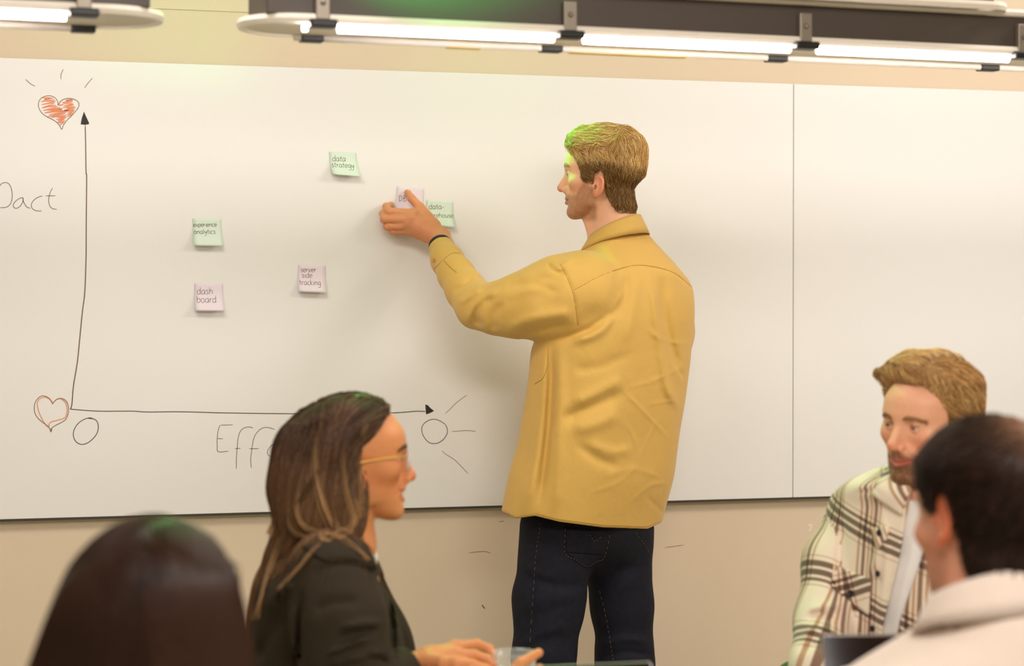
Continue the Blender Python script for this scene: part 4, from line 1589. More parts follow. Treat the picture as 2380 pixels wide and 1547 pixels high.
def collar(parent, c, fwd, a, b, tilt, height, flare, m, gap=.55, name='collar', th=.0035, back_h=1.0):
    fwd = np.asarray(fwd, float); sd_ = np.cross(fwd, [0, 0, 1.0]); z = np.array([0, 0, 1.0])
    ft = fwd * math.cos(tilt) - z * math.sin(tilt)
    V, F = [], []
    n = 40
    prof = 7
    for i in range(n + 1):
        th_ = -math.pi + gap + (2 * math.pi - 2 * gap) * i / n
        o = ft * math.cos(math.pi - th_) * 1.0
        d = ft * (-math.cos(th_ + math.pi) ) if False else None
        ang = math.pi + th_                                  # 0 = front, pi = back
        dr = ft * math.cos(ang) * a + sd_ * math.sin(ang) * b
        out = dr / np.linalg.norm(dr)
        out = out * np.array([1, 1, 0]); out /= np.linalg.norm(out) + 1e-9
        hh = height * (1 + .25 * max(0, -math.cos(ang)) * back_h)
        T = c + dr
        pts = [T - out * .004 - z * hh, T - out * .003 - z * .3 * hh, T - z * .002, T + z * .002 + out * .003, T + out * .007 - z * .006, T + out * (.005 + flare * .6) - z * hh * .6, T + out * (.005 + flare) - z * hh]
        V += pts + [pts[-1] - out * th - z * 0.0, T + out * (.002 + flare * .3) - z * hh * .55]
    k = prof + 2
    for i in range(n):
        for j in range(k - 1):
            F.append((i * k + j, (i + 1) * k + j, (i + 1) * k + j + 1, i * k + j + 1))
    F.append(tuple(range(k))); F.append(tuple(n * k + j for j in range(k - 1, -1, -1)))
    return mesh_obj(name, V, F, m, parent)


collar(man, P(1428, 530, DM), dirv(-.88, .47), .0745, .070, .47, .038, .021, M_shirt, gap=.35)
# wristband above the cuff
ax_ = (SP[-1] - SP[-2]) / np.linalg.norm(SP[-1] - SP[-2])
c_ = SP[-1] + ax_ * .004
e1 = np.cross(ax_, [0, 0, 1.0]); e1 /= np.linalg.norm(e1); e2 = np.cross(ax_, e1)
V, F = [], []
for i in range(28):
    th = 2 * math.pi * i / 28
    dr = e1 * math.cos(th) + e2 * math.sin(th)
    for (r, h) in ((.0285, -.004), (.0310, -.004), (.0310, .005), (.0285, .005)):
        V.append(c_ + dr * r + ax_ * h)
for i in range(28):
    for j in range(4):
        F.append((i * 4 + j, ((i + 1) % 28) * 4 + j, ((i + 1) % 28) * 4 + (j + 1) % 4, i * 4 + (j + 1) % 4))
wbnd = mesh_obj('wristband', V, F, M_band, man)
tc_ = c_ + (-np.array([0, 1.0, 0]) * .8 - RT * .35) * .031
V, F = sphere_vf(tc_, np.array([.005, .0035, .007]))
mesh_obj('tracker_screen', V, F, M_led, wbnd)
# ------------------------------------------------------------------ the woman with glasses
DW = 3.5
KW = FPX / DW
M_blazer = mat('dark_olive_wool', srgb(54, 46, 33), 0.8, var=0.12, scale=90, bump=0.08, bscale=600, spec=0.2)
M_gold = mat('gold_wire', srgb(222, 178, 96), 0.3, metal=0.7)
M_clear = mat('clear_acetate', srgb(225, 222, 226), 0.12, spec=0.8)
M_clear.node_tree.nodes['Principled BSDF'].inputs['Alpha'].default_value = 0.45
M_lens = mat('lens_glass', (1, 1, 1), 0.03)
M_lens.node_tree.nodes['Principled BSDF'].inputs['Alpha'].default_value = 0.10
M_teeth = mat('teeth', srgb(240, 232, 222), 0.25)
M_pearl = mat('pearl', srgb(238, 220, 190), 0.25)
M_trous = mat('dark_trousers', srgb(40, 38, 38), 0.85, var=.1, scale=60)
M_white = mat('white_cotton', srgb(244, 240, 240), 0.8, var=.03, scale=40, bump=.05, bscale=60)


def seated_legs(name, parent, hip, g, m, hipz=.53, spread=.1, thigh=.42, foot=.1, shoes=None):
    g = np.asarray(g, float); sd_ = np.cross(g, [0, 0, 1.0])
    L = []
    for s_ in (-1, 1):
        h0 = np.array([hip[0], hip[1], hipz]) + sd_ * s_ * spread
        k = h0 + g * thigh + sd_ * s_ * .03 + np.array([0, 0, .0])
        a = np.array([k[0], k[1], .10]) + g * foot * .3
        L.append((h0, k, a))

    def f(p):
        o = None
        for h0, k, a in L:
            c = smin(rcone(p, h0, k, .088, .068), rcone(p, k, a, .062, .05), .03)
            o = c if o is None else smin(o, c, .02)
        return smin(o, ell(p, np.array([hip[0], hip[1], hipz + .02]), (.15, .15, .10)), .04)
    pts = np.array([q for l in L for q in l])
    V, F = polygonize(f, *box_around(pts, .19), .014)
    fast_mesh(name, V, F, m, parent)
    for h0, k, a in L:
        Rs = np.stack([sd_, g, np.array([0, 0, 1.0])], 1)

        def shoe(p, a=a, Rs=Rs):
            b = np.array([a[0], a[1], 0])
            o = smin(ell(p, b + g * .06 + np.array([0, 0, .03]), (.043, .135, .045), Rs), rcone(p, b + np.array([0, 0, .05]), b + np.array([0, 0, .10]), .045, .042), .03)
            return np.maximum(o, .002 - p[:, 2])
        V, F = polygonize(shoe, *box_around(np.array([a - .2, a + .2]), .0), .011)
        fast_mesh('shoe', V, F, shoes or M_shoe, parent)


wom = empty('person', (*P(740, 716, DW)[:2], 0.0), 'smiling woman in glasses and dark blazer holding a glass mug, seen in profile', 'person')
gW = dirv(math.cos(math.radians(11)), math.sin(math.radians(11)))
HW = Head(P(827, 1065, DW), frame(gW), scale=0.90, slit=.0028, smile=1.0, teeth=True, jaw=.88, nose=.95, ear_z=-.03)


def wom_neck(p):
    f = rcone(p, HW.W(np.array([0, -.02, -.06])), P(800, 1270, DW), .050, .052)
    return smin(f, rcone(p, P(800, 1270, DW), P(775, 1340, DW), .052, .075), .02)


# right hand round the mug
WH = [P(978, 1540, 3.40), P(1000, 1532, 3.40)]
wd = lambda u, v, d: P(u, v, d)
W_F = [[wd(1058, 1504, 3.42), wd(1108, 1497, 3.44), wd(1136, 1508, 3.445), wd(1147, 1524, 3.435)],
       [wd(1055, 1520, 3.40), wd(1102, 1522, 3.405), wd(1132, 1532, 3.405), wd(1146, 1545, 3.40)],
       [wd(1050, 1537, 3.39), wd(1098, 1545, 3.385), wd(1128, 1554, 3.38), wd(1142, 1562, 3.375)],
       [wd(1045, 1552, 3.385), wd(1088, 1563, 3.37), wd(1114, 1570, 3.365), wd(1128, 1576, 3.36)]]
W_T = [wd(1000, 1540, 3.375), wd(1032, 1541, 3.345), wd(1060, 1540, 3.335), wd(1082, 1541, 3.345)]
# left hand from the far side
L_F = [[wd(1190, 1600, 3.372), wd(1180, 1570, 3.360), wd(1210, 1540, 3.366), wd(1252, 1516, 3.390)],
       [wd(1200, 1620, 3.38), wd(1180, 1595, 3.363), wd(1215, 1570, 3.362), wd(1254, 1552, 3.386)],
       [wd(1210, 1640, 3.385), wd(1185, 1620, 3.368), wd(1220, 1598, 3.366), wd(1254, 1582, 3.388)],
       [wd(1220, 1655, 3.39), wd(1195, 1642, 3.372), wd(1225, 1624, 3.37), wd(1252, 1612, 3.388)]]
LW0 = wd(1215, 1680, 3.40)


def wom_hands(p):
    f = None
    for i in range(4):
        g = smin(rcone(p, WH[1], W_F[i][0], .019, .0125), chain(p, W_F[i], (.0115, .0095, .0088, .0075), .004), .006)
        f = g if f is None else smin(f, g, .006)
    f = smin(f, chain(p, W_T, (.018, .0125, .0105, .0085), .006), .012)
    f = smin(f, rcone(p, P(930, 1560, 3.38), WH[1], .026, .022), .012)
    h = None
    for i in range(4):
        g = smin(rcone(p, LW0, L_F[i][0], .017, .0125), chain(p, L_F[i], (.011, .0092, .0088, .0076), .004), .006)
        h = g if h is None else smin(h, g, .004)
    return np.minimum(f, smin(h, rcone(p, LW0, P(1180, 1760, 3.46), .022, .028), .012))


def wom_core(p):
    f = ell(p, P(760, 1480, 3.53), (.10, .15, .24))
    f = smin(f, rcone(p, P(770, 1345, 3.37), P(800, 1610, 3.34), .045, .035), .03)
    f = smin(f, rcone(p, P(800, 1610, 3.34), P(935, 1558, 3.38), .035, .026), .03)
    f = smin(f, rcone(p, P(790, 1345, 3.66), P(930, 1650, 3.68), .045, .035), .03)
    f = smin(f, rcone(p, P(930, 1650, 3.68), P(1180, 1760, 3.46), .035, .026), .03)
    return f


def wom_body(p):
    return smin(HW.full(p), wom_neck(p), .012)


cs = np.array([HW.W(np.array([a, b, c])) for a in (-.095, .095) for b in (-.12, .135) for c in (-.19, .135)])
lo, hi = box_around(cs, 0.0)
v1 = polygonize(wom_body, lo, hi, .0022)
lo2, hi2 = box_around(np.array(cbox(925, 1480, 3.33, 1265, 1690, 3.47)), .012)
v2 = polygonize(wom_hands, lo2, hi2, .0024)
lo3, hi3 = box_around(np.array(cbox(640, 1240, 3.28, 1200, 1790, 3.76)), .03)
v3 = polygonize(wom_core, lo3, hi3, .011)
V, F = join_vf([v1, v2, v3])
SKIN_W = srgb(224, 150, 96)
colr = skin_color(V, HW, SKIN_W, srgb(196, 96, 84), red_tint=srgb(216, 112, 72))
k = np.zeros(len(V), bool); k[len(v1[0]):len(v1[0]) + len(v2[0])] = True
colr[k] = np.array(srgb(222, 148, 98))
fast_mesh('body', V, F, M_skin, wom, col=colr)
HW.eyes(wom)
brow_strands(HW, wom, srgb(92, 62, 40), seed=4)
# teeth
tt = [HW.W(np.array([.0195 * math.sin(t), .0775 + .0125 * math.cos(t), -.0685])) for t in np.linspace(-1.25, 1.25, 15)]
V, F = tube_vf(np.array(tt), .0052, 8, flat=.9)
mesh_obj('teeth', V, F, M_teeth, wom)
# eyelashes: a dark line along each upper lid
for sx in (-1, 1):
    ll = [HW.W(np.array([sx * (.0315 + .0135 * math.sin(t)), .0745 + .0142 * math.cos(t), .0018 + .0022 * math.cos(t)])) for t in np.linspace(-1.1, 1.1, 9)]
    V, F = tube_vf(np.array(ll), .0009, 5)
    mesh_obj('eyelash', V, F, M_lash, wom)

# ---- glasses
gl_root = None
rim_parts = []
for sx in (-1, 1):
    cx = sx * .0335
    ring = [HW.W(np.array([cx + .0235 * math.cos(t), .1000 - .05 * abs(cx + .0245 * math.cos(t)) ** 1.2 * 1.5, -.004 + .020 * math.sin(t)])) for t in np.linspace(0, 2 * math.pi, 29)]
    rim_parts.append(np.array(ring))
V, F = join_vf([tube_vf(r, .0019, 6, caps=False) for r in rim_parts] + [tube_vf(np.array([HW.W(np.array([x, .1000 + .0025 * (1 - (x / .01) ** 2), .004])) for x in np.linspace(-.0105, .0105, 7)]), .0017, 6)])
glasses = mesh_obj('glasses_frame', V, F, M_clear, wom)
for r in rim_parts:
    c = r.mean(0)
    V = np.vstack([r[:-1], c[None]])
    F = [(i, (i + 1) % 28, 28) for i in range(28)]
    mesh_obj('lens', V, F, M_lens, glasses)
for sx in (-1, 1):
    tp = catmull(np.array([HW.W(np.array(q)) for q in ((sx * .057, .0925, .007), (sx * .068, .085, .0075), (sx * .0745, .045, .0045), (sx * .079, .005, -.001), (sx * .078, -.02, -.008))]), 6)
    V, F = tube_vf(tp, .0017, 8)
    mesh_obj('temple_arm', V, F, M_gold, glasses)
    V, F = sphere_vf(HW.W(np.array([sx * .0765, .006, HW.ez - .033])), .0042)
    mesh_obj('earring', V, F, M_pearl, wom)

# ---- blazer
WR = [(1225, 715, 842), (1245, 690, 852), (1270, 650, 862), (1300, 618, 874), (1340, 594, 890), (1400, 580, 908), (1470, 577, 930), (1547, 578, 945), (1650, 588, 950), (1800, 600, 950), (1920, 585, 960)]
rW = []
for v, a, b in WR:
    sh = np.interp(v, [1225, 1250, 1290, 1340, 1547, 1900], [.055, .08, .13, .165, .165, .16])
    rW.append((zrow(v, DW), ((a + b) / 2 - 1190) / KW, 0.0, (b - a) / 2 / KW, sh))
WB = P(1190, 716, DW + .02) * np.array([1, 1, 0])
WS = [P(772, 1345, 3.375), P(790, 1440, 3.345), P(800, 1540, 3.335), P(806, 1630, 3.335)]
WSR = (.079, .077, .072, .064)
WFm = [P(806, 1630, 3.335), P(880, 1590, 3.35), P(958, 1552, 3.385)]
WLm = [P(790, 1345, 3.665), P(870, 1500, 3.69), P(935, 1655, 3.69), P(1170, 1752, 3.47)]
WF_ = Folds([([(702, 1372), (694, 1450), (700, 1560)], 7, -.009), ([(720, 1340), (760, 1312), (820, 1306), (870, 1330)], 7, -.004), ([(792, 1458), (840, 1448), (890, 1448)], 8, .006), ([(760, 1522), (810, 1496), (856, 1482)], 8, .008),
             ([(760, 1545), (820, 1530), (900, 1510)], 8, .007), ([(780, 1480), (830, 1470), (880, 1462)], 7, -.005), ([(770, 1505), (820, 1485), (850, 1470)], 6, -.005),
             ([(872, 1318), (895, 1370), (910, 1440), (915, 1540)], 7, -.012), ([(846, 1270), (862, 1300), (880, 1340)], 6, .005),
             ([(620, 1420), (640, 1380), (680, 1350)], 14, .006), ([(600, 1540), (625, 1470), (660, 1420)], 14, -.006), ([(840, 1520), (880, 1530), (910, 1545)], 6, -.006), ([(730, 1420), (770, 1400), (840, 1395)], 12, -.004)])


def blazer_f(p):
    u, v = uvpix(p)
    dep = (p - CAM.astype(np.float32)) @ FH.astype(np.float32)
    near = smooth01(3.6 - dep, 0, .06)
    f = loft(p, WB, RT, FH, (0, 0, 1), rW, 2.2)
    f = smin(f, chain(p, WS, WSR, .03), .018)
    fa = smax(chain(p, WFm, (.062, .052, .042), .03), ((p - np.asarray(WFm[-1], np.float32)) @ ((WFm[-1] - WFm[-2]) / np.linalg.norm(WFm[-1] - WFm[-2])).astype(np.float32)), .004)
    f = smin(f, fa, .02)
    f = smin(f, chain(p, WLm, (.075, .068, .058, .04), .03), .03)
    f = f - 1.6 * WF_(u, v) * near - .0025 * wob(p, 30, 14)
    # neckline
    f = smax(f, -rcone(p, P(838, 1180, DW), P(848, 1300, DW), .034, .020), .008)
    return f


lo, hi = box_around(np.array(cbox(560, 1215, 3.24, 1200, 1930, 3.78)), .02)
V, F = polygonize(blazer_f, lo, hi, .0068)
fast_mesh('blazer', V, F, M_blazer, wom)
V, F = patch_on(blazer_f, [(700, 1272), (842, 1248), (872, 1322), (745, 1300)], 3.1, 3.7, .004)
mesh_obj('blazer_collar', V, F, M_blazer, wom)


def wshirt(p):
    return np.maximum(np.maximum(wom_neck(p) - .006, loft(p, WB, RT, FH, (0, 0, 1), rW, 2.2) - .004), np.maximum(p[:, 2] - zrow(1243, DW), zrow(1330, DW) - p[:, 2]))


V, F = polygonize(wshirt, *box_around(np.array(cbox(700, 1230, 3.4, 900, 1340, 3.62)), .01), .005)
fast_mesh('white_top', V, F, M_white, wom)
seated_legs('trousers', wom, P(700, 716, DW + .02), gW, M_trous)

# ---- long hair
ZL_W = ([-.12, -.022, -.014, -.008, .0, .015, .035, .055, .07, .11], [-.2, -.2, -.06, .015, .03, .042, .062, .083, .094, .1])
MASS = [(P(745, 1060, DW - .01), .082), (P(738, 1130, DW - .02), .080), (P(742, 1190, DW - .03), .074), (P(720, 1240, DW - .02), .055), (P(670, 1295, DW - .03), .034), (P(630, 1370, DW - .04), .024), (P(604, 1432, DW - .05), .012)]
MASS2 = [(P(800, 1080, DW - .045), .036), (P(794, 1150, DW - .055), .036), (P(790, 1215, DW - .06), .033), (P(788, 1248, DW - .07), .020)]


def wom_hair_f(p):
    q = HW.loc(p)
    m = q[:, 2] - np.interp(q[:, 1], *ZL_W).astype(np.float32)
    f = (HW.core_l(q) - (.010 + .004 * smooth01(-q[:, 1], 0, .08)) * np.clip(m / .01, 0, 1)) * HW.s
    f = smax(f, -m * .9 - .001, .003)
    f = smin(f, chain(p, [a for a, b in MASS], [b for a, b in MASS], .02), .02)
    f = smin(f, chain(p, [a for a, b in MASS2], [b for a, b in MASS2], .02), .015)
    f = f - .002 * wob(p * np.array([1, 1, .25], np.float32), 130, 17)
    return f


cs2 = np.vstack([np.array([HW.W(np.array([a, b, c])) for a in (-.1, .1) for b in (-.13, .12) for c in (-.05, .135)]), [a for a, b in MASS]])
V, F = polygonize(wom_hair_f, *box_around(cs2, .04), .0042)
rng = np.random.default_rng(23)
q = HW.loc(V.astype(np.float32))
ok = (q[:, 2] > -.03) & (HW.core_l(q) > .001) & ((q[:, 2] > .03) | (q[:, 1] < -.02))
NS = 8000
ok |= (chain(V.astype(np.float32), [a for a, b in MASS2], [b for a, b in MASS2], .02) < .004) & (V[:, 2] > P(0, 1130, DW)[2]) & ((V - CAM) @ FH < DW - .03)
idx = pick_on(V, ok, NS, rng)
xs = q[idx, 0]
gz = (np.array([0, 0, -1.0])).astype(np.float32)
nz = rng.normal(0, .05, (NS, 3)).astype(np.float32)


def wcoll(p):
    return np.minimum(wom_hair_f(p), blz_grid(p))


class Cached:
    """trilinear lookup of an implicit surface"""
    def __init__(s, f, lo, hi, h):
        s.lo = np.asarray(lo, float); s.h = h
        s.n = np.ceil((np.asarray(hi) - s.lo) / h).astype(int) + 2
        G = np.stack(np.meshgrid(*[s.lo[k] + np.arange(s.n[k]) * h for k in range(3)], indexing='ij'), -1).reshape(-1, 3)
        s.v = ev(f, G).reshape(s.n)

    def __call__(s, p):
        x = np.clip((p - s.lo) / s.h, 0, np.array(s.n) - 1.001)
        i = x.astype(np.int32); t = (x - i).astype(np.float32)
        r = 0
        for a in (0, 1):
            for b in (0, 1):
                for c in (0, 1):
                    w = (t[:, 0] if a else 1 - t[:, 0]) * (t[:, 1] if b else 1 - t[:, 1]) * (t[:, 2] if c else 1 - t[:, 2])
                    r = r + w * s.v[i[:, 0] + a, i[:, 1] + b, i[:, 2] + c]
        return r.astype(np.float32)


lo, hi = box_around(np.array(cbox(560, 880, 3.25, 960, 1560, 3.75)), .0)
blz_grid = Cached(blazer_f, lo, hi, .016)
hair_grid = Cached(wom_hair_f, lo, hi, .008)
coll = lambda p: np.minimum(hair_grid(p), blz_grid(p))
part_x = .012


def dir_w(p, i):
    q = HW.loc(p)
    sgn = np.where(q[:, 0] > part_x, 1.0, -1.0)
    top = smooth01(q[:, 2], .05, .10)[:, None]
    d = np.stack([sgn * 1.0, -.40 + 0 * sgn, -.2 + 0 * sgn], 1) * top + (1 - top) * np.stack([0 * sgn, -.16 + 0 * sgn, -1 + 0 * sgn], 1)
    fr = (smooth01(q[:, 1], -.03, .01) * (1 - .6 * top[:, 0]))[:, None]
    d = d + fr * np.array([0, -1.1, .25])
    d = d @ HW.R.T
    low = smooth01(P(0, 1180, DW)[2] - p[:, 2], 0, .06)[:, None]
    d = d * (1 - low) + low * (gz * 1.0 + RT * np.float32(-.25))
    return (d + nz + .12 * np.stack([wob(p, 60, 41), wob(p, 60, 42), 0 * sgn], 1)).astype(np.float32)


NL = 22
Ls = rng.uniform(.26, .46, NS).astype(np.float32)
lf = np.repeat(rng.uniform(.0008, .005, NS)[None], NL, 0)
lines = grow(coll, V[idx], dir_w, NL, Ls / (NL - 1), lf, stick=False, e=.006, pull=.007)
zend = np.where((lines[:, -1] - CAM) @ FH < 3.46, P(0, 1250, DW)[2], P(0, 1430, DW)[2]) + rng.normal(0, .02, NS)
for i in range(NS):
    bel = np.flatnonzero(lines[i, :, 2] < zend[i])
    if len(bel) and bel[0] > 3:
        te = bel[0] / (NL - 1)
        t_ = np.linspace(0, te, NL) * (NL - 1)
        lines[i] = np.stack([np.interp(t_, np.arange(NL), lines[i, :, c]) for c in range(3)], 1)
SV, SF2, sid, al = strands_vf(lines, .0006)
zt = np.clip((P(0, 1010, DW)[2] - SV[:, 2]) / .30, 0, 1)
rt_c = vary(srgb(74, 50, 34), NS, rng, .35)[sid]
tp_c = vary(srgb(176, 132, 90), NS, rng, .3)[sid]
hl = (rng.uniform(0, 1, NS) < .16)[sid]
mixv = np.clip(zt * .6 + hl * .4, 0, 1)[:, None]
sc_ = rt_c * (1 - mixv) + tp_c * mixv
zt0 = np.clip((P(0, 1010, DW)[2] - V[:, 2]) / .30, 0, 1)[:, None] * .5
bc = np.array(srgb(58, 38, 26)) * (1 - zt0) + np.array(srgb(130, 92, 58)) * zt0
fast_mesh('hair', np.vstack([V, SV]), np.vstack([F, SF2 + len(V)]), M_hair, wom, col=np.vstack([bc, sc_]))
# loose curled locks over the shoulder
locks = [[(742, 1090), (700, 1160), (672, 1200), (690, 1240), (738, 1252), (780, 1240), (812, 1225), (826, 1200), (822, 1160)], [(772, 1060), (768, 1130), (776, 1190), (784, 1235), (768, 1258), (745, 1252), (752, 1240), (790, 1250), (830, 1278), (852, 1300)],
         [(760, 1256), (735, 1275), (700, 1318), (650, 1370)], [(830, 1010), (832, 1090), (834, 1170), (838, 1240), (846, 1280)], [(720, 1050), (700, 1120), (690, 1180), (705, 1220), (740, 1235)],
         [(795, 1020), (798, 1090), (806, 1150), (820, 1200), (812, 1240), (790, 1252)], [(672, 1195), (640, 1215), (626, 1240), (640, 1225)], [(756, 1250), (800, 1262), (840, 1290), (868, 1310)],
         [(700, 1190), (650, 1260), (622, 1340), (600, 1435)], [(690, 1200), (640, 1290), (612, 1380), (586, 1440)], [(860, 975), (845, 1005), (836, 1060), (838, 1130), (843, 1200)], [(738, 1000), (735, 1090), (752, 1170), (776, 1225)]]
for li, ln in enumerate(locks):
    qv = catmull(np.array(ln, float), 8)
    pts, nr_, okk = cast(coll, qv, 3.2, 3.75, step=.01, off=.007)
    dd = (pts - CAM) @ FH
    dd = np.where(okk, dd, 3.44)
    kk = np.ones(9) / 9
    dd = np.convolve(np.pad(dd, 4, mode='edge'), kk, 'valid')
    pts = np.array([P(a, b, c) for (a, b), c in zip(qv, dd)])
    sub = []
    for j in range(16):
        o = rng.normal(0, .0022, 3)
        sub.append(pts + o + rng.normal(0, .0006, 3) * np.linspace(0, 3, len(pts))[:, None])
    L_ = np.stack(sub)
    SV, SF2, sid, al = strands_vf(L_, .0008, root=.15)
    c0, c1 = np.array(srgb(84, 58, 38)), np.array(srgb(222, 176, 122))
    cc = (c0 * (1 - al[:, None]) + c1 * al[:, None]) * (1 + rng.uniform(-.2, .2, 16))[sid][:, None]
    fast_mesh('hair_lock', SV, SF2, M_hair, wom, col=cc)
# ------------------------------------------------------------------ the man in the plaid overshirt
DP = 3.68
KP = FPX / DP
M_plaid = bpy.data.materials.new('plaid_flannel')
M_plaid.use_nodes = True


def plaid_nodes(m):
    nt = m.node_tree
    b = nt.nodes['Principled BSDF']
    b.inputs['Roughness'].default_value = .85
    b.inputs['Sheen Weight'].default_value = .2
    at = nt.nodes.new('ShaderNodeAttribute'); at.attribute_name = 'cloth'
    sp = nt.nodes.new('ShaderNodeSeparateXYZ')
    nt.links.new(at.outputs['Vector'], sp.inputs[0])
    ramps = []
    for ax_i, (per, stops) in enumerate([
            (.105, [(0, (1, 1, 1)), (.10, (.62, .42, .32)), (.16, (1, 1, 1)), (.22, (.30, .20, .17)), (.30, (1, .97, .93)), (.35, (.62, .42, .32)), (.40, (1, 1, 1)), (.44, (.34, .23, .19)), (.52, (1, 1, 1)), (.57, (.66, .48, .38)), (.61, (1, 1, 1))]),
            (.135, [(0, (1, 1, 1)), (.08, (.70, .62, .56)), (.10, (1, 1, 1)), (.16, (.22, .17, .15)), (.24, (1, 1, 1)), (.28, (.22, .17, .15)), (.36, (1, 1, 1)), (.40, (.26, .20, .17)), (.45, (1, 1, 1)), (.50, (.72, .62, .55)), (.52, (1, 1, 1))])]):
        d = nt.nodes.new('ShaderNodeMath'); d.operation = 'DIVIDE'; d.inputs[1].default_value = per
        nt.links.new(sp.outputs[ax_i], d.inputs[0])
        fr = nt.nodes.new('ShaderNodeMath'); fr.operation = 'FRACT'
        nt.links.new(d.outputs[0], fr.inputs[0])
        r = nt.nodes.new('ShaderNodeValToRGB')
        r.color_ramp.interpolation = 'CONSTANT'
        while len(r.color_ramp.elements) > 1:
            r.color_ramp.elements.remove(r.color_ramp.elements[-1])
        for k, (pos, c) in enumerate(stops):
            e = r.color_ramp.elements[0] if k == 0 else r.color_ramp.elements.new(pos)
            e.position = pos; e.color = (*c, 1)
        nt.links.new(fr.outputs[0], r.inputs['Fac'])
        ramps.append(r.outputs['Color'])
    mx = nt.nodes.new('ShaderNodeMix'); mx.data_type = 'RGBA'; mx.blend_type = 'MULTIPLY'
    mx.inputs['Factor'].default_value = 1
    nt.links.new(ramps[0], mx.inputs['A']); nt.links.new(ramps[1], mx.inputs['B'])
    m2 = nt.nodes.new('ShaderNodeMix'); m2.data_type = 'RGBA'; m2.blend_type = 'MULTIPLY'
    m2.inputs['Factor'].default_value = 1
    nt.links.new(mx.outputs['Result'], m2.inputs['A']); m2.inputs['B'].default_value = (*srgb(238, 222, 202), 1)
    nt.links.new(m2.outputs['Result'], b.inputs['Base Color'])
    tc = nt.nodes.new('ShaderNodeTexCoord'); n = nt.nodes.new('ShaderNodeTexNoise'); n.inputs['Scale'].default_value = 500
    nt.links.new(tc.outputs['Object'], n.inputs['Vector'])
    bp = nt.nodes.new('ShaderNodeBump'); bp.inputs['Strength'].default_value = .12; bp.inputs['Distance'].default_value = .01
    nt.links.new(n.outputs['Fac'], bp.inputs['Height']); nt.links.new(bp.outputs['Normal'], b.inputs['Normal'])


plaid_nodes(M_plaid)
M_blackbtn = mat('black_button', srgb(24, 20, 22), .35)

pla = empty('person', (*P(2150, 716, DP)[:2], 0.0), 'bearded blond man in cream plaid overshirt smiling towards the left', 'person')
a49 = math.radians(38)
gP = dirv(-math.cos(a49), -math.sin(a49))
HP = Head(P(2163, 980, DP), frame(gP, math.radians(-3), math.radians(4)), scale=.95, slit=.0017, smile=.95, ear_z=-.03, nose=1.0)


def pla_neck(p):
    f = rcone(p, HP.W(np.array([0, -.02, -.06])), P(2150, 1170, DP + .03), .058, .062)
    return smin(f, rcone(p, P(2150, 1170, DP + .03), P(2145, 1240, DP + .04), .062, .08), .02)


PSD = np.cross(gP, [0, 0, 1.0])                            # his right
PA = [P(2003, 1200, 3.82), P(1945, 1310, 3.80), P(1918, 1440, 3.74), P(1904, 1555, 3.62), P(1925, 1760, 3.52)]
PAR = (.062, .060, .055, .050, .040)
PL = [P(2295, 1205, 3.60), P(2350, 1330, 3.58), P(2370, 1480, 3.55), P(2330, 1770, 3.54)]


def pla_core(p):
    f = ell(p, P(2145, 1420, 3.74), (.08, .08, .24))
    f = smin(f, chain(p, PA, (.045, .042, .038, .032, .026), .03), .03)
    f = smin(f, chain(p, PL, (.045, .042, .038, .028), .03), .03)
    wr = PA[-1]
    f = smin(f, simple_hand(p, wr, gP * .9 - np.array([0, 0, .25]), np.array([0, 0, -1.0])), .015)
    f = smin(f, simple_hand(p, PL[-1], gP * .8 - np.array([0, 0, .25]) - RT * .3, np.array([0, 0, -1.0])), .015)
    return f


def pla_body(p):
    return smin(HP.full(p), pla_neck(p), .012)


cs = np.array([HP.W(np.array([a, b, c])) for a in (-.095, .095) for b in (-.12, .135) for c in (-.17, .135)])
lo, hi = box_around(cs, 0.0); lo[2] = zrow(1200, DP)
v1 = polygonize(pla_body, lo, hi, .0022)
v3 = polygonize(pla_core, *box_around(np.array(cbox(1860, 1150, 3.2, 2400, 1720, 3.9)), .03), .009)
V, F = join_vf([v1, v3])
colr = skin_color(V, HP, srgb(232, 172, 138), srgb(206, 112, 96), beard=srgb(104, 68, 40), red_tint=srgb(228, 136, 106), beard_amt=1.0)
fast_mesh('body', V, F, M_skin, pla, col=colr)
HP.eyes(pla, gaze=(.25, -.05))
brow_strands(HP, pla, srgb(158, 112, 72), n=150, seed=6, thick=.004, up=-.0075)
for sx in (-1, 1):
    ll = [HP.W(np.array([sx * (.0315 + .0135 * math.sin(t)), .0745 + .0144 * math.cos(t), .0016 + .0020 * math.cos(t)])) for t in np.linspace(-1.1, 1.1, 9)]
    V, F = tube_vf(np.array(ll), .0008, 5)
    mesh_obj('eyelash', V, F, M_lash, pla)

ZL_P = ([-.12, -.06, -.046, -.03, -.022, -.02, -.012, .006, .010, .030, .036, .044, .056, .062, .08, .11], [-.100, -.100, -.095, -.075, -.05, -.005, .008, -.006, -.03, -.03, .0, .04, .066, .078, .080, .084])


def th_pla(q):
    x, y, z = q[:, 0], q[:, 1], q[:, 2]
    t = .010 - .007 * smooth01(y, .0, .03) * smooth01(-z, -.06, -.04) + .010 * smooth01(z, .04, .09) + .012 * smooth01(y, .0, .06) * smooth01(z, .06, .09)
    t -= .007 * np.exp(-((x + .038) / .006) ** 2) * smooth01(z, .06, .085)            # the parting
    return t + .0018 * wob(q, 90, 51)


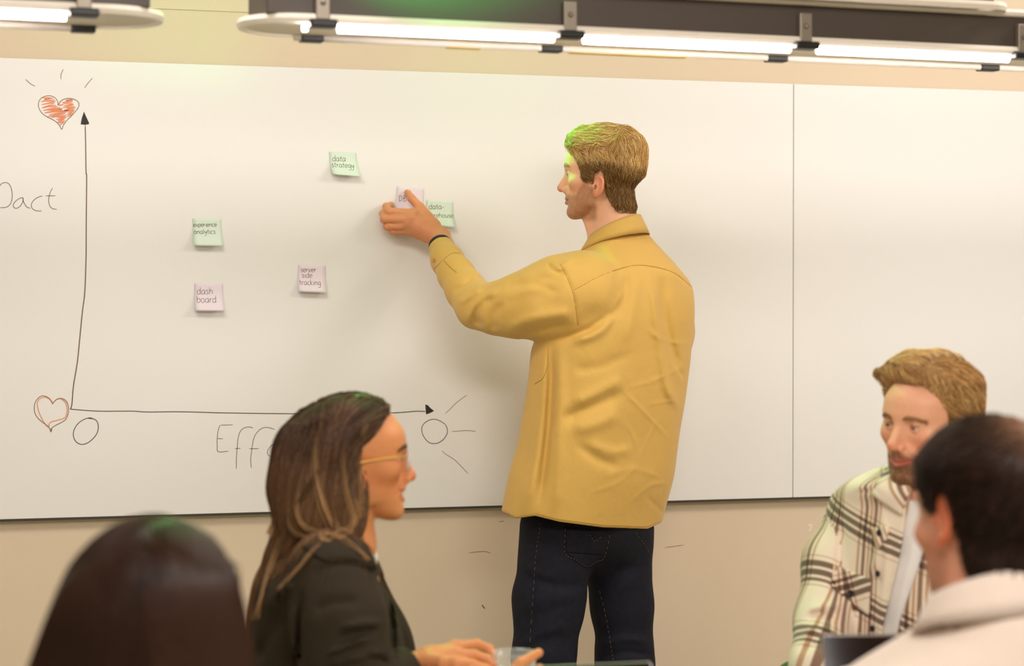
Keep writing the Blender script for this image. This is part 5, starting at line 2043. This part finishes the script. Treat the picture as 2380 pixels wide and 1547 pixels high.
def dir_pla(q):
    x, y, z = q[:, 0], q[:, 1], q[:, 2]
    pt = smooth01(x, -.044, -.032)[:, None]
    top = np.stack([1.0 + 0 * x, .35 + 0 * x, .1 + 0 * x], 1)
    front = np.stack([.35 + 0 * x, .75 + 0 * x, .55 + 0 * x], 1)
    fw = smooth01(y, .04, .08)[:, None]
    top = top * (1 - fw) + front * fw
    side = np.stack([-.15 + 0 * x, -.75 + 0 * x, -.75 + 0 * x], 1)
    w = smooth01(z, .045, .075)[:, None] * pt
    return (w * top + (1 - w) * side).astype(np.float32)


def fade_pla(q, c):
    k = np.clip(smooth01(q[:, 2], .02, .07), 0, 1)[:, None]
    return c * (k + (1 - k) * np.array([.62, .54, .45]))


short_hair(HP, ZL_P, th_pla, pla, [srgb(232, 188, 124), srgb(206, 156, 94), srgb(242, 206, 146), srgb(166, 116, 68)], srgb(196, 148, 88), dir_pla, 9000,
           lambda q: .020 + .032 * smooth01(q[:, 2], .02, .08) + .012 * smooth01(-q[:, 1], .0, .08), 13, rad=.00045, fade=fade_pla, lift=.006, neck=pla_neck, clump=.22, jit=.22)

# ---- T-shirt and overshirt
PR = [(1088, 2080, 2220), (1100, 2048, 2250), (1115, 2010, 2280), (1135, 1985, 2300), (1165, 1970, 2315), (1230, 1962, 2325), (1330, 1950, 2345), (1440, 1945, 2355), (1547, 1942, 2360), (1700, 1940, 2360), (1900, 1935, 2365)]
PX = RT * math.sin(a49) - FH * math.cos(a49)               # along his shoulders
PY = gP
PB = P(1190, 716, DP + .06) * np.array([1, 1, 0])
sa, ca = math.sin(a49), math.cos(a49)
rP = []
for v, a, b in PR:
    w = (b - a) / 2 / KP
    ro = .60 if v > 1150 else .85
    A = w / math.sqrt(sa ** 2 + ro ** 2 * ca ** 2)
    off = ((a + b) / 2 - 1190) / KP
    rP.append((zrow(v, DP), off * float(RT @ PX), off * float(RT @ PY), A, ro * A))


def pla_torso(p):
    return loft(p, PB, PX, PY, (0, 0, 1), rP, 2.3)


def tee_f(p):
    f = pla_torso(p) + .016
    f = smin(f, pla_neck(p) - .004, .01)
    return np.maximum(f, np.maximum(p[:, 2] - zrow(1158, DP) + .0, .5 - p[:, 2]))


V, F = polygonize(tee_f, *box_around(np.array(cbox(1930, 1130, 3.5, 2370, 1620, 3.95)), .03), .007)
fast_mesh('t_shirt', V, F, M_white, pla)
PF = Folds([([(1960, 1215), (1950, 1290), (1938, 1390)], 8, -.008), ([(1925, 1345), (1945, 1370), (1955, 1400)], 7, -.006), ([(1875, 1440), (1905, 1425), (1945, 1450)], 7, -.010), ([(1880, 1420), (1915, 1405), (1950, 1415)], 9, .008),
            ([(1862, 1475), (1900, 1462), (1940, 1470)], 9, .008), ([(1858, 1515), (1885, 1500), (1905, 1500)], 7, -.006), ([(1980, 1135), (2040, 1120), (2070, 1105)], 10, .004), ([(2035, 1230), (2040, 1280), (2020, 1340)], 9, .006),
            ([(1985, 1145), (2030, 1140), (2065, 1150)], 5, -.003), ([(2050, 1180), (2060, 1300), (2040, 1450)], 8, .004)])
XL_, XR_ = ([1080, 1150, 1300, 1440, 1600, 1900], [2105, 2116, 2090, 2056, 2030, 1990]), ([1080, 1150, 1300, 1440, 1600, 1900], [2215, 2180, 2140, 2092, 2060, 2030])


def pla_sleeves(p):
    return np.minimum(chain(p, PA[:4] + [PA[4]], PAR, .03), chain(p, PL, (.062, .062, .056, .040), .03))


def plaid_f(p):
    u, v = uvpix(p)
    dep = (p - CAM.astype(np.float32)) @ FH.astype(np.float32)
    f = smin(pla_torso(p), pla_sleeves(p), .018)
    f = f - PF(u, v) - .002 * wob(p, 34, 61)
    wedge = np.maximum(np.maximum(np.interp(v, *XL_) - u, u - np.interp(v, *XR_)) / KP, dep - 3.72).astype(np.float32)
    f = smax(f, -wedge, .004)
    f = np.maximum(f, -(np.maximum(pla_torso(p) + .012, 0 * u - .01 + (dep - 3.73))))
    f = smax(f, -(pla_neck(p) - .012), .006)
    return np.maximum(f, .5 - p[:, 2])


V, F = polygonize(plaid_f, *box_around(np.array(cbox(1830, 1085, 3.32, 2420, 1880, 3.98)), .02), .0052)


def plaid_uv(V, F):
    """cloth coordinates per face corner: each face belongs to the body or to one sleeve"""
    p = V.astype(np.float32)
    t = pla_torso(p)
    a = chain(p, PA, PAR, .03); b = chain(p, PL, (.062, .062, .056, .040), .03)
    x = (p - PB.astype(np.float32)) @ PX.astype(np.float32)
    y = (p - PB.astype(np.float32)) @ PY.astype(np.float32)
    uvs = [np.stack([x + .25 * y + .022, p[:, 2] + .3 * np.abs(x) + .02], 1)]
    for pts in (PA, PL):
        ax_ = (pts[2] - pts[0]) / np.linalg.norm(pts[2] - pts[0])
        s1 = np.cross(ax_, FH); s1 /= np.linalg.norm(s1)
        s2 = np.cross(ax_, s1)
        d = p - pts[0].astype(np.float32)
        al = d @ ax_.astype(np.float32)
        r = p - (np.array(pts[0]) + al[:, None] * ax_)
        ang = np.arctan2(r @ s1, r @ s2)
        uvs.append(np.stack([ang * .062 + .036, al + .03], 1))
    cls = np.zeros(len(p), int)
    cls[a < t - .004] = 1
    cls[b < np.minimum(t - .004, a)] = 2
    fc = np.sort(cls[F], axis=1)[:, 2]
    U = np.stack(uvs, 1)
    return U[F, fc[:, None].repeat(4, 1)].reshape(-1, 2)


fast_mesh('plaid_overshirt', V, F, M_plaid, pla, uv=plaid_uv(V, F))


def plaid_patch(name, quad, off, rot):
    V, F = patch_on(plaid_f, quad, 3.3, 4.0, off)
    x = (V - PB) @ PX; z = V[:, 2]
    c, s = math.cos(rot), math.sin(rot)
    return mesh_obj(name, V, F, M_plaid, pla, uv=np.stack([x * c + z * s, -x * s + z * c + .05], 1))


plaid_patch('pocket_flap', [(1938, 1312), (2024, 1345), (2020, 1428), (1930, 1362)], .005, .35)
plaid_patch('collar', [(2062, 1094), (2118, 1128), (2098, 1196), (2030, 1148)], .007, .7)
plaid_patch('collar_tip', [(2030, 1226), (2068, 1222), (2062, 1252), (2042, 1276)], .005, .5)
for uv_ in ((2050, 1238), (2047, 1333), (1981, 1378), (2034, 1460)):
    pb, nb, okb = cast(plaid_f, [uv_], 3.3, 4.0, off=.006)
    V, F = button_vf(pb[0], nb[0], .0062)
    mesh_obj('button', V, F, M_blackbtn, pla)
hipP = P(2140, 716, DP + .08)
seated_legs('trousers', pla, hipP, gP, M_trous, hipz=.53)
# ------------------------------------------------------------------ the man in the pale jacket, seen from behind
DF = 2.53
KF = FPX / DF
M_cream = mat('cream_fleece', srgb(236, 220, 206), 0.9, var=.03, scale=60, bump=.1, bscale=300, sheen=.3)
frm = empty('person', (*P(2290, 716, DF)[:2], 0.0), 'dark-haired man in a pale cream jacket seen from behind at the right edge', 'person')
gF = dirv(-math.sin(math.radians(28)), math.cos(math.radians(28)))
HF = Head(P(2298, 1204, DF), frame(gF), scale=.98, ear_z=-.002)


def frm_neck(p):
    f = rcone(p, HF.W(np.array([0, -.022, -.05])), P(2305, 1440, DF - .01), .060, .064)
    return smin(f, rcone(p, P(2305, 1440, DF - .01), P(2305, 1560, DF - .02), .064, .062), .02)


FSD = np.cross(gF, [0, 0, 1.0])
FLA = [P(2010, 1690, 2.44), P(1990, 2050, 2.45), P(1985, 2070, 2.72)]
FRA = [P(2560, 1690, 2.66), P(2600, 2000, 2.72), P(2400, 2000, 2.92)]


def frm_core(p):
    f = ell(p, P(2295, 1960, DF - .06), (.12, .09, .18))
    f = smin(f, chain(p, FLA, (.05, .04, .027), .03), .04)
    f = smin(f, chain(p, FRA, (.05, .04, .027), .03), .04)
    f = smin(f, simple_hand(p, FLA[-1], gF * .9 + RT * .3, np.array([0, 0, -1.0])), .012)
    return smin(f, simple_hand(p, FRA[-1], gF * .9 - RT * .3, np.array([0, 0, -1.0])), .012)


def frm_body(p):
    return smin(HF.full(p), frm_neck(p), .014)


cs = np.array([HF.W(np.array([a, b, c])) for a in (-.1, .1) for b in (-.12, .14) for c in (-.20, .135)])
v1 = polygonize(frm_body, *box_around(cs, 0.0), .0032)
v3 = polygonize(frm_core, *box_around(np.array(cbox(1960, 1560, 2.3, 2640, 2180, 3.06)), .03), .011)
V, F = join_vf([v1, v3])
colr = skin_color(V, HF, srgb(232, 168, 138), srgb(200, 110, 96), beard=srgb(170, 112, 86), red_tint=srgb(232, 104, 52), beard_amt=.4)  # orange ear: light shining through it is put into the colour
fast_mesh('body', V, F, M_skin, frm, col=colr)
HF.eyes(frm)
brow_strands(HF, frm, srgb(50, 36, 28), n=70)
ZL_F = ([-.12, -.06, -.046, -.03, -.022, -.02, -.012, .006, .010, .030, .036, .05, .066, .085, .11], [-.085, -.085, -.08, -.062, -.045, .015, .032, .034, .008, .008, .02, .035, .052, .068, .076])


def th_frm(q):
    return .007 + .010 * smooth01(q[:, 2], .02, .09) + .004 * smooth01(-q[:, 1], .03, .08) * smooth01(q[:, 2], -.04, .02) + .001 * wob(q, 80, 71)


def dir_frm(q):
    c = np.array([0.0, -.062, .10])
    r = q - c
    d = r / (np.linalg.norm(r, axis=1, keepdims=True) + 1e-6)
    return (d + np.cross(d, np.array([0, 0, 1.0])) * .35).astype(np.float32)


def fade_frm(q, c):
    k = np.exp(-(((q[:, 0] - .012) / .030) ** 2 + ((q[:, 1] + .072) / .032) ** 2))[:, None] * smooth01(q[:, 2], .03, .07)[:, None]
    return c * (1 - .8 * k) + np.array(srgb(196, 146, 112)) * .8 * k


short_hair(HF, ZL_F, th_frm, frm, [srgb(50, 32, 24), srgb(38, 24, 18), srgb(64, 42, 30)], srgb(48, 31, 23), dir_frm, 4500, lambda q: .016 + .014 * smooth01(q[:, 2], .0, .08), 17, rad=.0006, h=.0042, fade=fade_frm,
           lift=.004, neck=frm_neck, clump=.3)
FR_ = [(1335, 2228, 2400), (1372, 2206, 2430), (1418, 2182, 2460), (1458, 2148, 2490), (1495, 2092, 2520), (1530, 2030, 2560), (1580, 1945, 2610), (1660, 1905, 2640), (1800, 1900, 2640), (2000, 1925, 2630), (2200, 1935, 2620), (2330, 1935, 2620)]
rF = [(zrow(v, DF), ((a + b) / 2 - 1190) / KF, float(np.interp(v, [1335, 1600, 1850, 2330], [0, 0, -.08, -.08])), (b - a) / 2 / KF, float(np.interp(v, [1335, 1420, 1580, 1900], [.084, .106, .14, .15]))) for v, a, b in FR_]
FB = P(1190, 716, DF) * np.array([1, 1, 0])


def fleece_f(p):
    f = loft(p, FB, RT, FH, (0, 0, 1), rF, 2.1)
    f = smin(f, chain(p, FLA, (.075, .062, .045), .03), .04)
    f = smin(f, chain(p, FRA, (.075, .062, .045), .03), .04)
    f = f - .003 * wob(p, 26, 72)
    return smax(f, -(frm_neck(p) - .004), .006)


V, F = polygonize(fleece_f, *box_around(np.array(cbox(1880, 1325, 2.2, 2670, 2330, 2.98)), .03), .0085)
fast_mesh('jacket', V, F, M_cream, frm)
collar(frm, P(2306, 1362, DF - .005), gF, .082, .079, .42, .043, .020, M_cream, gap=.45, name='jacket_collar', th=.006)
seated_legs('trousers', frm, P(2290, 716, DF - .08), gF, M_trous)

# ------------------------------------------------------------------ the woman with brown hair in the near left corner
DB = 2.15
KB = FPX / DB
brn = empty('person', (*P(345, 716, DB)[:2], 0.0), 'person with long brown hair seen from behind in the lower left corner', 'person')
gB = dirv(.22, .975)
HB = Head(P(352, 1465, DB), frame(gB), scale=.90, jaw=.9)
M_knit = mat('charcoal_knit', srgb(52, 46, 44), .9, var=.1, scale=80, bump=.1, bscale=200)
BA = [[P(40, 2080, 2.16), P(0, 2400, 2.2), P(120, 2200, 2.52)], [P(680, 2080, 2.12), P(720, 2380, 2.18), P(640, 2180, 2.5)]]


def brn_core(p):
    f = ell(p, P(350, 2250, DB), (.14, .11, .26))
    f = smin(f, rcone(p, HB.W(np.array([0, -.02, -.05])), P(350, 2050, DB), .052, .058), .02)
    for a in BA:
        f = smin(f, chain(p, a, (.045, .036, .025), .03), .04)
        f = smin(f, simple_hand(p, a[-1], gB, np.array([0, 0, -1.0]), .92), .012)
    return f


def brn_body(p):
    return smin(HB.full(p), rcone(p, HB.W(np.array([0, -.02, -.05])), P(350, 2050, DB), .052, .058), .012)


cs = np.array([HB.W(np.array([a, b, c])) for a in (-.1, .1) for b in (-.12, .14) for c in (-.15, .135)])
v1 = polygonize(brn_body, *box_around(cs, 0.0), .0035)
v3 = polygonize(brn_core, *box_around(np.array(cbox(-20, 1800, 2.0, 760, 2560, 2.66)), .02), .012)
V, F = join_vf([v1, v3])
fast_mesh('body', V, F, M_skin, brn, col=skin_color(V, HB, srgb(224, 166, 134), srgb(196, 104, 92), red_tint=srgb(222, 132, 104)))
HB.eyes(brn)
brow_strands(HB, brn, srgb(70, 46, 32), n=70)
BR_ = [(1850, 260, 450), (1900, 180, 540), (1960, 60, 640), (2040, 0, 710), (2200, 20, 690), (2400, 60, 650), (2650, 40, 670)]
rB = [(zrow(v, DB), ((a + b) / 2 - 1190) / KB, 0.0, (b - a) / 2 / KB, float(np.interp(v, [1850, 2040], [.06, .12]))) for v, a, b in BR_]
BB = P(1190, 716, DB) * np.array([1, 1, 0])


def knit_f(p):
    f = loft(p, BB, RT, FH, (0, 0, 1), rB, 2.2)
    for a in BA:
        f = smin(f, chain(p, a, (.065, .052, .036), .03), .03)
    return f


V, F = polygonize(knit_f, *box_around(np.array(cbox(-60, 1840, 1.98, 800, 2660, 2.56)), .03), .011)
fast_mesh('sweater', V, F, M_knit, brn)
seated_legs('trousers', brn, P(345, 716, DB), gB, M_trous, hipz=.50)
HR = [(1206, 292, 392), (1212, 272, 420), (1222, 254, 450), (1250, 217, 490), (1300, 174, 526), (1350, 148, 546), (1400, 128, 560), (1470, 102, 576), (1547, 74, 592), (1650, 56, 606), (1800, 62, 604), (1950, 90, 580), (2080, 120, 550)]
rH = [(zrow(v, DB), ((a + b) / 2 - 1190) / KB, float(np.interp(v, [1206, 1300, 1500, 2080], [0, -.0, -.01, -.09])), (b - a) / 2 / KB, float(np.interp(v, [1206, 1230, 1300, 1400, 1600, 1800, 2080], [.05, .075, .105, .115, .105, .07, .045]))) for v, a, b in HR]


def brn_hair_f(p):
    q = HB.loc(p)
    f = loft(p, BB, RT, FH, (0, 0, 1), rH, 2.05)
    f = smin(f, (HB.core_l(q) - .014) * HB.s, .01)
    face = np.maximum(np.maximum(.035 - q[:, 1], q[:, 2] - .075 - .3 * np.abs(q[:, 0])), np.abs(q[:, 0]) - .062) * HB.s
    f = smax(f, -face, .008)
    return f - .0012 * wob(p * np.array([1, 1, .2], np.float32), 120, 77)


V, F = polygonize(brn_hair_f, *box_around(np.array(cbox(30, 1190, 1.98, 640, 2100, 2.36)), .0), .0062)
rng = np.random.default_rng(29)
qh = HB.loc(V.astype(np.float32))
NB = 4200
idx = pick_on(V, (qh[:, 2] > .0) & (qh[:, 1] < .07), NB, rng)
nzb = rng.normal(0, .06, (NB, 3)).astype(np.float32)
hg = Cached(brn_hair_f, *box_around(np.array(cbox(20, 1180, 1.95, 660, 2120, 2.40)), .0), .012)


def dir_b(p, i):
    q = HB.loc(p)
    top = smooth01(q[:, 2], .06, .115)[:, None]
    sg = np.sign(q[:, 0] - .02)
    d = (np.stack([sg * .8, -.7 + 0 * sg, -.1 + 0 * sg], 1) * top) @ HB.R.T + (1 - top) * gz
    return (d + nzb).astype(np.float32)


lines = grow(hg, V[idx], dir_b, 16, rng.uniform(.2, .36, NB).astype(np.float32) / 15, .0015, stick=False, e=.006, pull=.006)
lines = lines[hg(lines.reshape(-1, 3)).reshape(NB, -1).max(1) < .008]
NB = len(lines)
SV, SF2, sid, al = strands_vf(lines, .0009)
fast_mesh('hair', np.vstack([V, SV]), np.vstack([F, SF2 + len(V)]), M_hair, brn, col=np.vstack([np.tile(np.array(srgb(44, 27, 18)), (len(V), 1)), vary(srgb(58, 36, 24), NB, rng, .35)[sid]]))

# ------------------------------------------------------------------ table, laptops, mug, seats
M_table = mat('pale_table_top', srgb(214, 202, 186), .5, var=.04, scale=6)
M_metal = mat('dark_table_metal', srgb(60, 58, 56), .45, metal=.6)
M_alu = mat('brushed_aluminium', srgb(196, 190, 188), .35, metal=.85)
M_screen = mat('black_screen', srgb(10, 10, 11), .18)
M_key = mat('dark_keyboard', srgb(24, 24, 26), .6)
ZTB = .72
ta = P(1560, 716, 3.08)
table = empty('meeting_table', (ta[0], ta[1], 0), 'long pale meeting table just below the lower picture edge', 'table')


def TX(c):
    return np.array([ta[0], ta[1], 0]) + RT * c[0] + FH * c[1] + np.array([0, 0, c[2]])


bevel_box('table_top', (-.46, -.47, ZTB - .03), (1.0, .40, ZTB), M_table, table, .004, xf=TX)
for sx in (-.38, .90):
    for sy in (-.40, .34):
        bevel_box('leg', (sx - .025, sy - .025, 0), (sx + .025, sy + .025, ZTB - .03), M_metal, table, .004, xf=TX)


def laptop(c, yaw_dir, w, h, d, tilt, label, body_m, group='open laptops'):
    """c: middle of the hinge on the table; the screen faces away from yaw_dir"""
    root = empty('laptop', c, label, 'laptop', group)
    g = np.asarray(yaw_dir, float); s_ = np.cross(g, [0, 0, 1.0])
    z = np.array([0, 0, 1.0])
    base = lambda q: np.asarray(c) + s_ * q[0] - g * q[1] + z * q[2]
    bevel_box('keyboard_base', (-w / 2, 0, .001), (w / 2, d, .014), body_m, root, .004, xf=base)
    bevel_box('keyboard', (-w / 2 + .02, .02, .0135), (w / 2 - .02, d * .55, .0150), M_key, root, .0008, xf=base, seg=1)
    bevel_box('touchpad', (-.05, d * .6, .0135), (.05, d * .92, .0146), body_m, root, .0005, xf=base, seg=1)
    up = z * math.cos(tilt) + g * math.sin(tilt)
    nb_ = -g * math.cos(tilt) + z * math.sin(tilt)
    lid = lambda q: np.asarray(c) + z * .012 + s_ * q[0] + up * q[1] + nb_ * q[2]
    o = bevel_box('lid', (-w / 2, 0, -.006), (w / 2, h, .0), body_m, root, .0028, xf=lid)
    bevel_box('screen', (-w / 2 + .002, .010, -.0008), (w / 2 - .002, h - .0035, .0012), M_screen, o, .0008, xf=lid, seg=1)
    return root


# the laptop in front of the brown-haired woman's neighbour: its right corner shows at the bottom edge
t1 = math.radians(54)
hl_ = .205
zt_ = ZTB + .012 + hl_ * math.cos(t1)
dl = (zt_ - 1.38) / ((716 - 1536) / FPX)
c1 = P(1512, 1533, dl); c1[2] = ZTB
yaw1 = dirv(-.24, 1)
s1_ = np.cross(yaw1, [0, 0, 1.0])
c1 = c1 - s1_ * .155 - yaw1 * hl_ * math.sin(t1)
laptop(c1, yaw1, .31, hl_, .21, t1, 'silver-edged open laptop at the bottom beside the glass mug', M_alu)
t2 = math.radians(24)
zt_ = ZTB + .012 + hl_ * math.cos(t2)
dl2 = (zt_ - 1.38) / ((716 - 1473) / FPX)
yaw2 = dirv(-.03, 1)
s2_ = np.cross(yaw2, [0, 0, 1.0])
c2 = P(1909, 1474, dl2); c2[2] = ZTB
c2 = c2 + s2_ * .155 - yaw2 * hl_ * math.sin(t2)
laptop(c2, yaw2, .31, hl_, .21, t2, 'open laptop with black screen in front of the plaid overshirt', M_alu)

# glass mug
M_glass = bpy.data.materials.new('mug_glass')
M_glass.use_nodes = True
gb = M_glass.node_tree.nodes['Principled BSDF']
gb.inputs['Roughness'].default_value = .04
gb.inputs['Specular IOR Level'].default_value = .9
gb.inputs['Base Color'].default_value = (.93, .95, .93, 1)
lw = M_glass.node_tree.nodes.new('ShaderNodeLayerWeight')
lw.inputs['Blend'].default_value = .35
mr_ = M_glass.node_tree.nodes.new('ShaderNodeMapRange')
mr_.inputs['To Min'].default_value = .07
mr_.inputs['To Max'].default_value = .75
M_glass.node_tree.links.new(lw.outputs['Facing'], mr_.inputs['Value'])
M_glass.node_tree.links.new(mr_.outputs['Result'], gb.inputs['Alpha'])
mc = P(1195, 1513, 3.425)
mug_top = mc[2]
mc[2] = ZTB
mug = empty('glass_mug', mc, 'clear glass mug held in the hands of the woman with glasses', 'mug')
pr_ = [(.0, .003), (.027, .003), (.032, .008), (.036, .03), (.0385, mug_top - ZTB), (.0365, mug_top - ZTB), (.0338, .03), (.029, .011), (.0, .009)]
n = 32
V, F = [], []
for r, h in pr_:
    for i in range(n):
        V.append(mc + np.array([r * math.cos(2 * math.pi * i / n), r * math.sin(2 * math.pi * i / n), h]))
for j in range(len(pr_) - 1):
    for i in range(n):
        F.append((j * n + i, j * n + (i + 1) % n, (j + 1) * n + (i + 1) % n, (j + 1) * n + i))
mesh_obj('cup', V, F, M_glass, mug)
hp = catmull(np.array([mc + -RT * .036 + np.array([0, 0, .055]), mc - RT * .055 + np.array([0, 0, .056]), mc - RT * .062 + np.array([0, 0, .040]), mc - RT * .054 + np.array([0, 0, .022]), mc - RT * .034 + np.array([0, 0, .020])]), 6)
V, F = tube_vf(hp, .0035, 8)
mesh_obj('handle', V, F, M_glass, mug)

# stools under the seated people and the green armchair
M_stool = mat('black_stool_seat', srgb(44, 42, 42), .7)
M_green_f = mat('green_boucle', srgb(78, 108, 60), .95, var=.3, scale=220, bump=.5, bscale=260)


def stool(c, label, top):
    root = empty('stool', (c[0], c[1], 0), label, 'stool', 'stools around the table')
    b = np.array([c[0], c[1], 0])
    pr = [(0, top - .045), (.16, top - .045), (.175, top - .03), (.175, top - .012), (.165, top), (0, top)]
    V, F = [], []
    for r, h in pr:
        for i in range(24):
            V.append(b + np.array([r * math.cos(i * math.pi / 12), r * math.sin(i * math.pi / 12), h]))
    for j in range(len(pr) - 1):
        for i in range(24):
            F.append((j * 24 + i, j * 24 + (i + 1) % 24, (j + 1) * 24 + (i + 1) % 24, (j + 1) * 24 + i))
    mesh_obj('seat', V, F, M_stool, root)
    for k in range(4):
        a = k * math.pi / 2 + .6
        V, F = tube_vf([b + np.array([.11 * math.cos(a), .11 * math.sin(a), top - .045]), b + np.array([.17 * math.cos(a), .17 * math.sin(a), 0])], .011, 8)
        mesh_obj('leg', V, F, M_metal, root)


stool(P(700, 716, DW + .02), 'black stool under the woman with glasses', .44)
stool(P(2290, 716, DF - .08), 'black stool under the man in the pale jacket', .44)
stool(P(345, 716, DB), 'black stool under the person with long brown hair', .41)
ch = empty('armchair', (hipP[0], hipP[1], 0), 'green boucle armchair of the man in plaid, its arm showing at the bottom edge', 'armchair')
sP = np.cross(gP, [0, 0, 1.0])
CXf = lambda q: np.array([hipP[0], hipP[1], 0]) + sP * q[0] + gP * q[1] + np.array([0, 0, q[2]])


def soft_box(name, lo, hi, r, parent, m, h=.016):
    c = (np.array(lo) + np.array(hi)) / 2; e = (np.array(hi) - np.array(lo)) / 2 - r
    Rm = np.stack([sP, gP, np.array([0, 0, 1.0])], 1)
    C0 = CXf(c)

    def f(p):
        q = np.abs((p - C0.astype(np.float32)) @ Rm.astype(np.float32)) - e.astype(np.float32)
        return np.sqrt((np.maximum(q, 0) ** 2).sum(1)) + np.minimum(q.max(1), 0) - r
    co = np.array([CXf((a, b, d)) for a in (lo[0], hi[0]) for b in (lo[1], hi[1]) for d in (lo[2], hi[2])])
    V, F = polygonize(f, *box_around(co, .03), h)
    return fast_mesh(name, V, F, m, parent)


soft_box('seat', (-.29, -.22, .26), (.29, .30, .44), .05, ch, M_green_f)
soft_box('backrest', (-.45, -.36, .26), (.45, -.23, .69), .06, ch, M_green_f)
soft_box('armrest', (.29, -.30, .26), (.43, .00, .658), .06, ch, M_green_f, h=.012)
soft_box('armrest', (-.43, -.30, .26), (-.29, .00, .658), .06, ch, M_green_f, h=.012)
for a in (-.25, .25):
    for b in (-.2, .22):
        V, F = tube_vf([CXf((a, b, .28)), CXf((a, b, 0))], .018, 8)
        mesh_obj('leg', V, F, M_metal, ch)
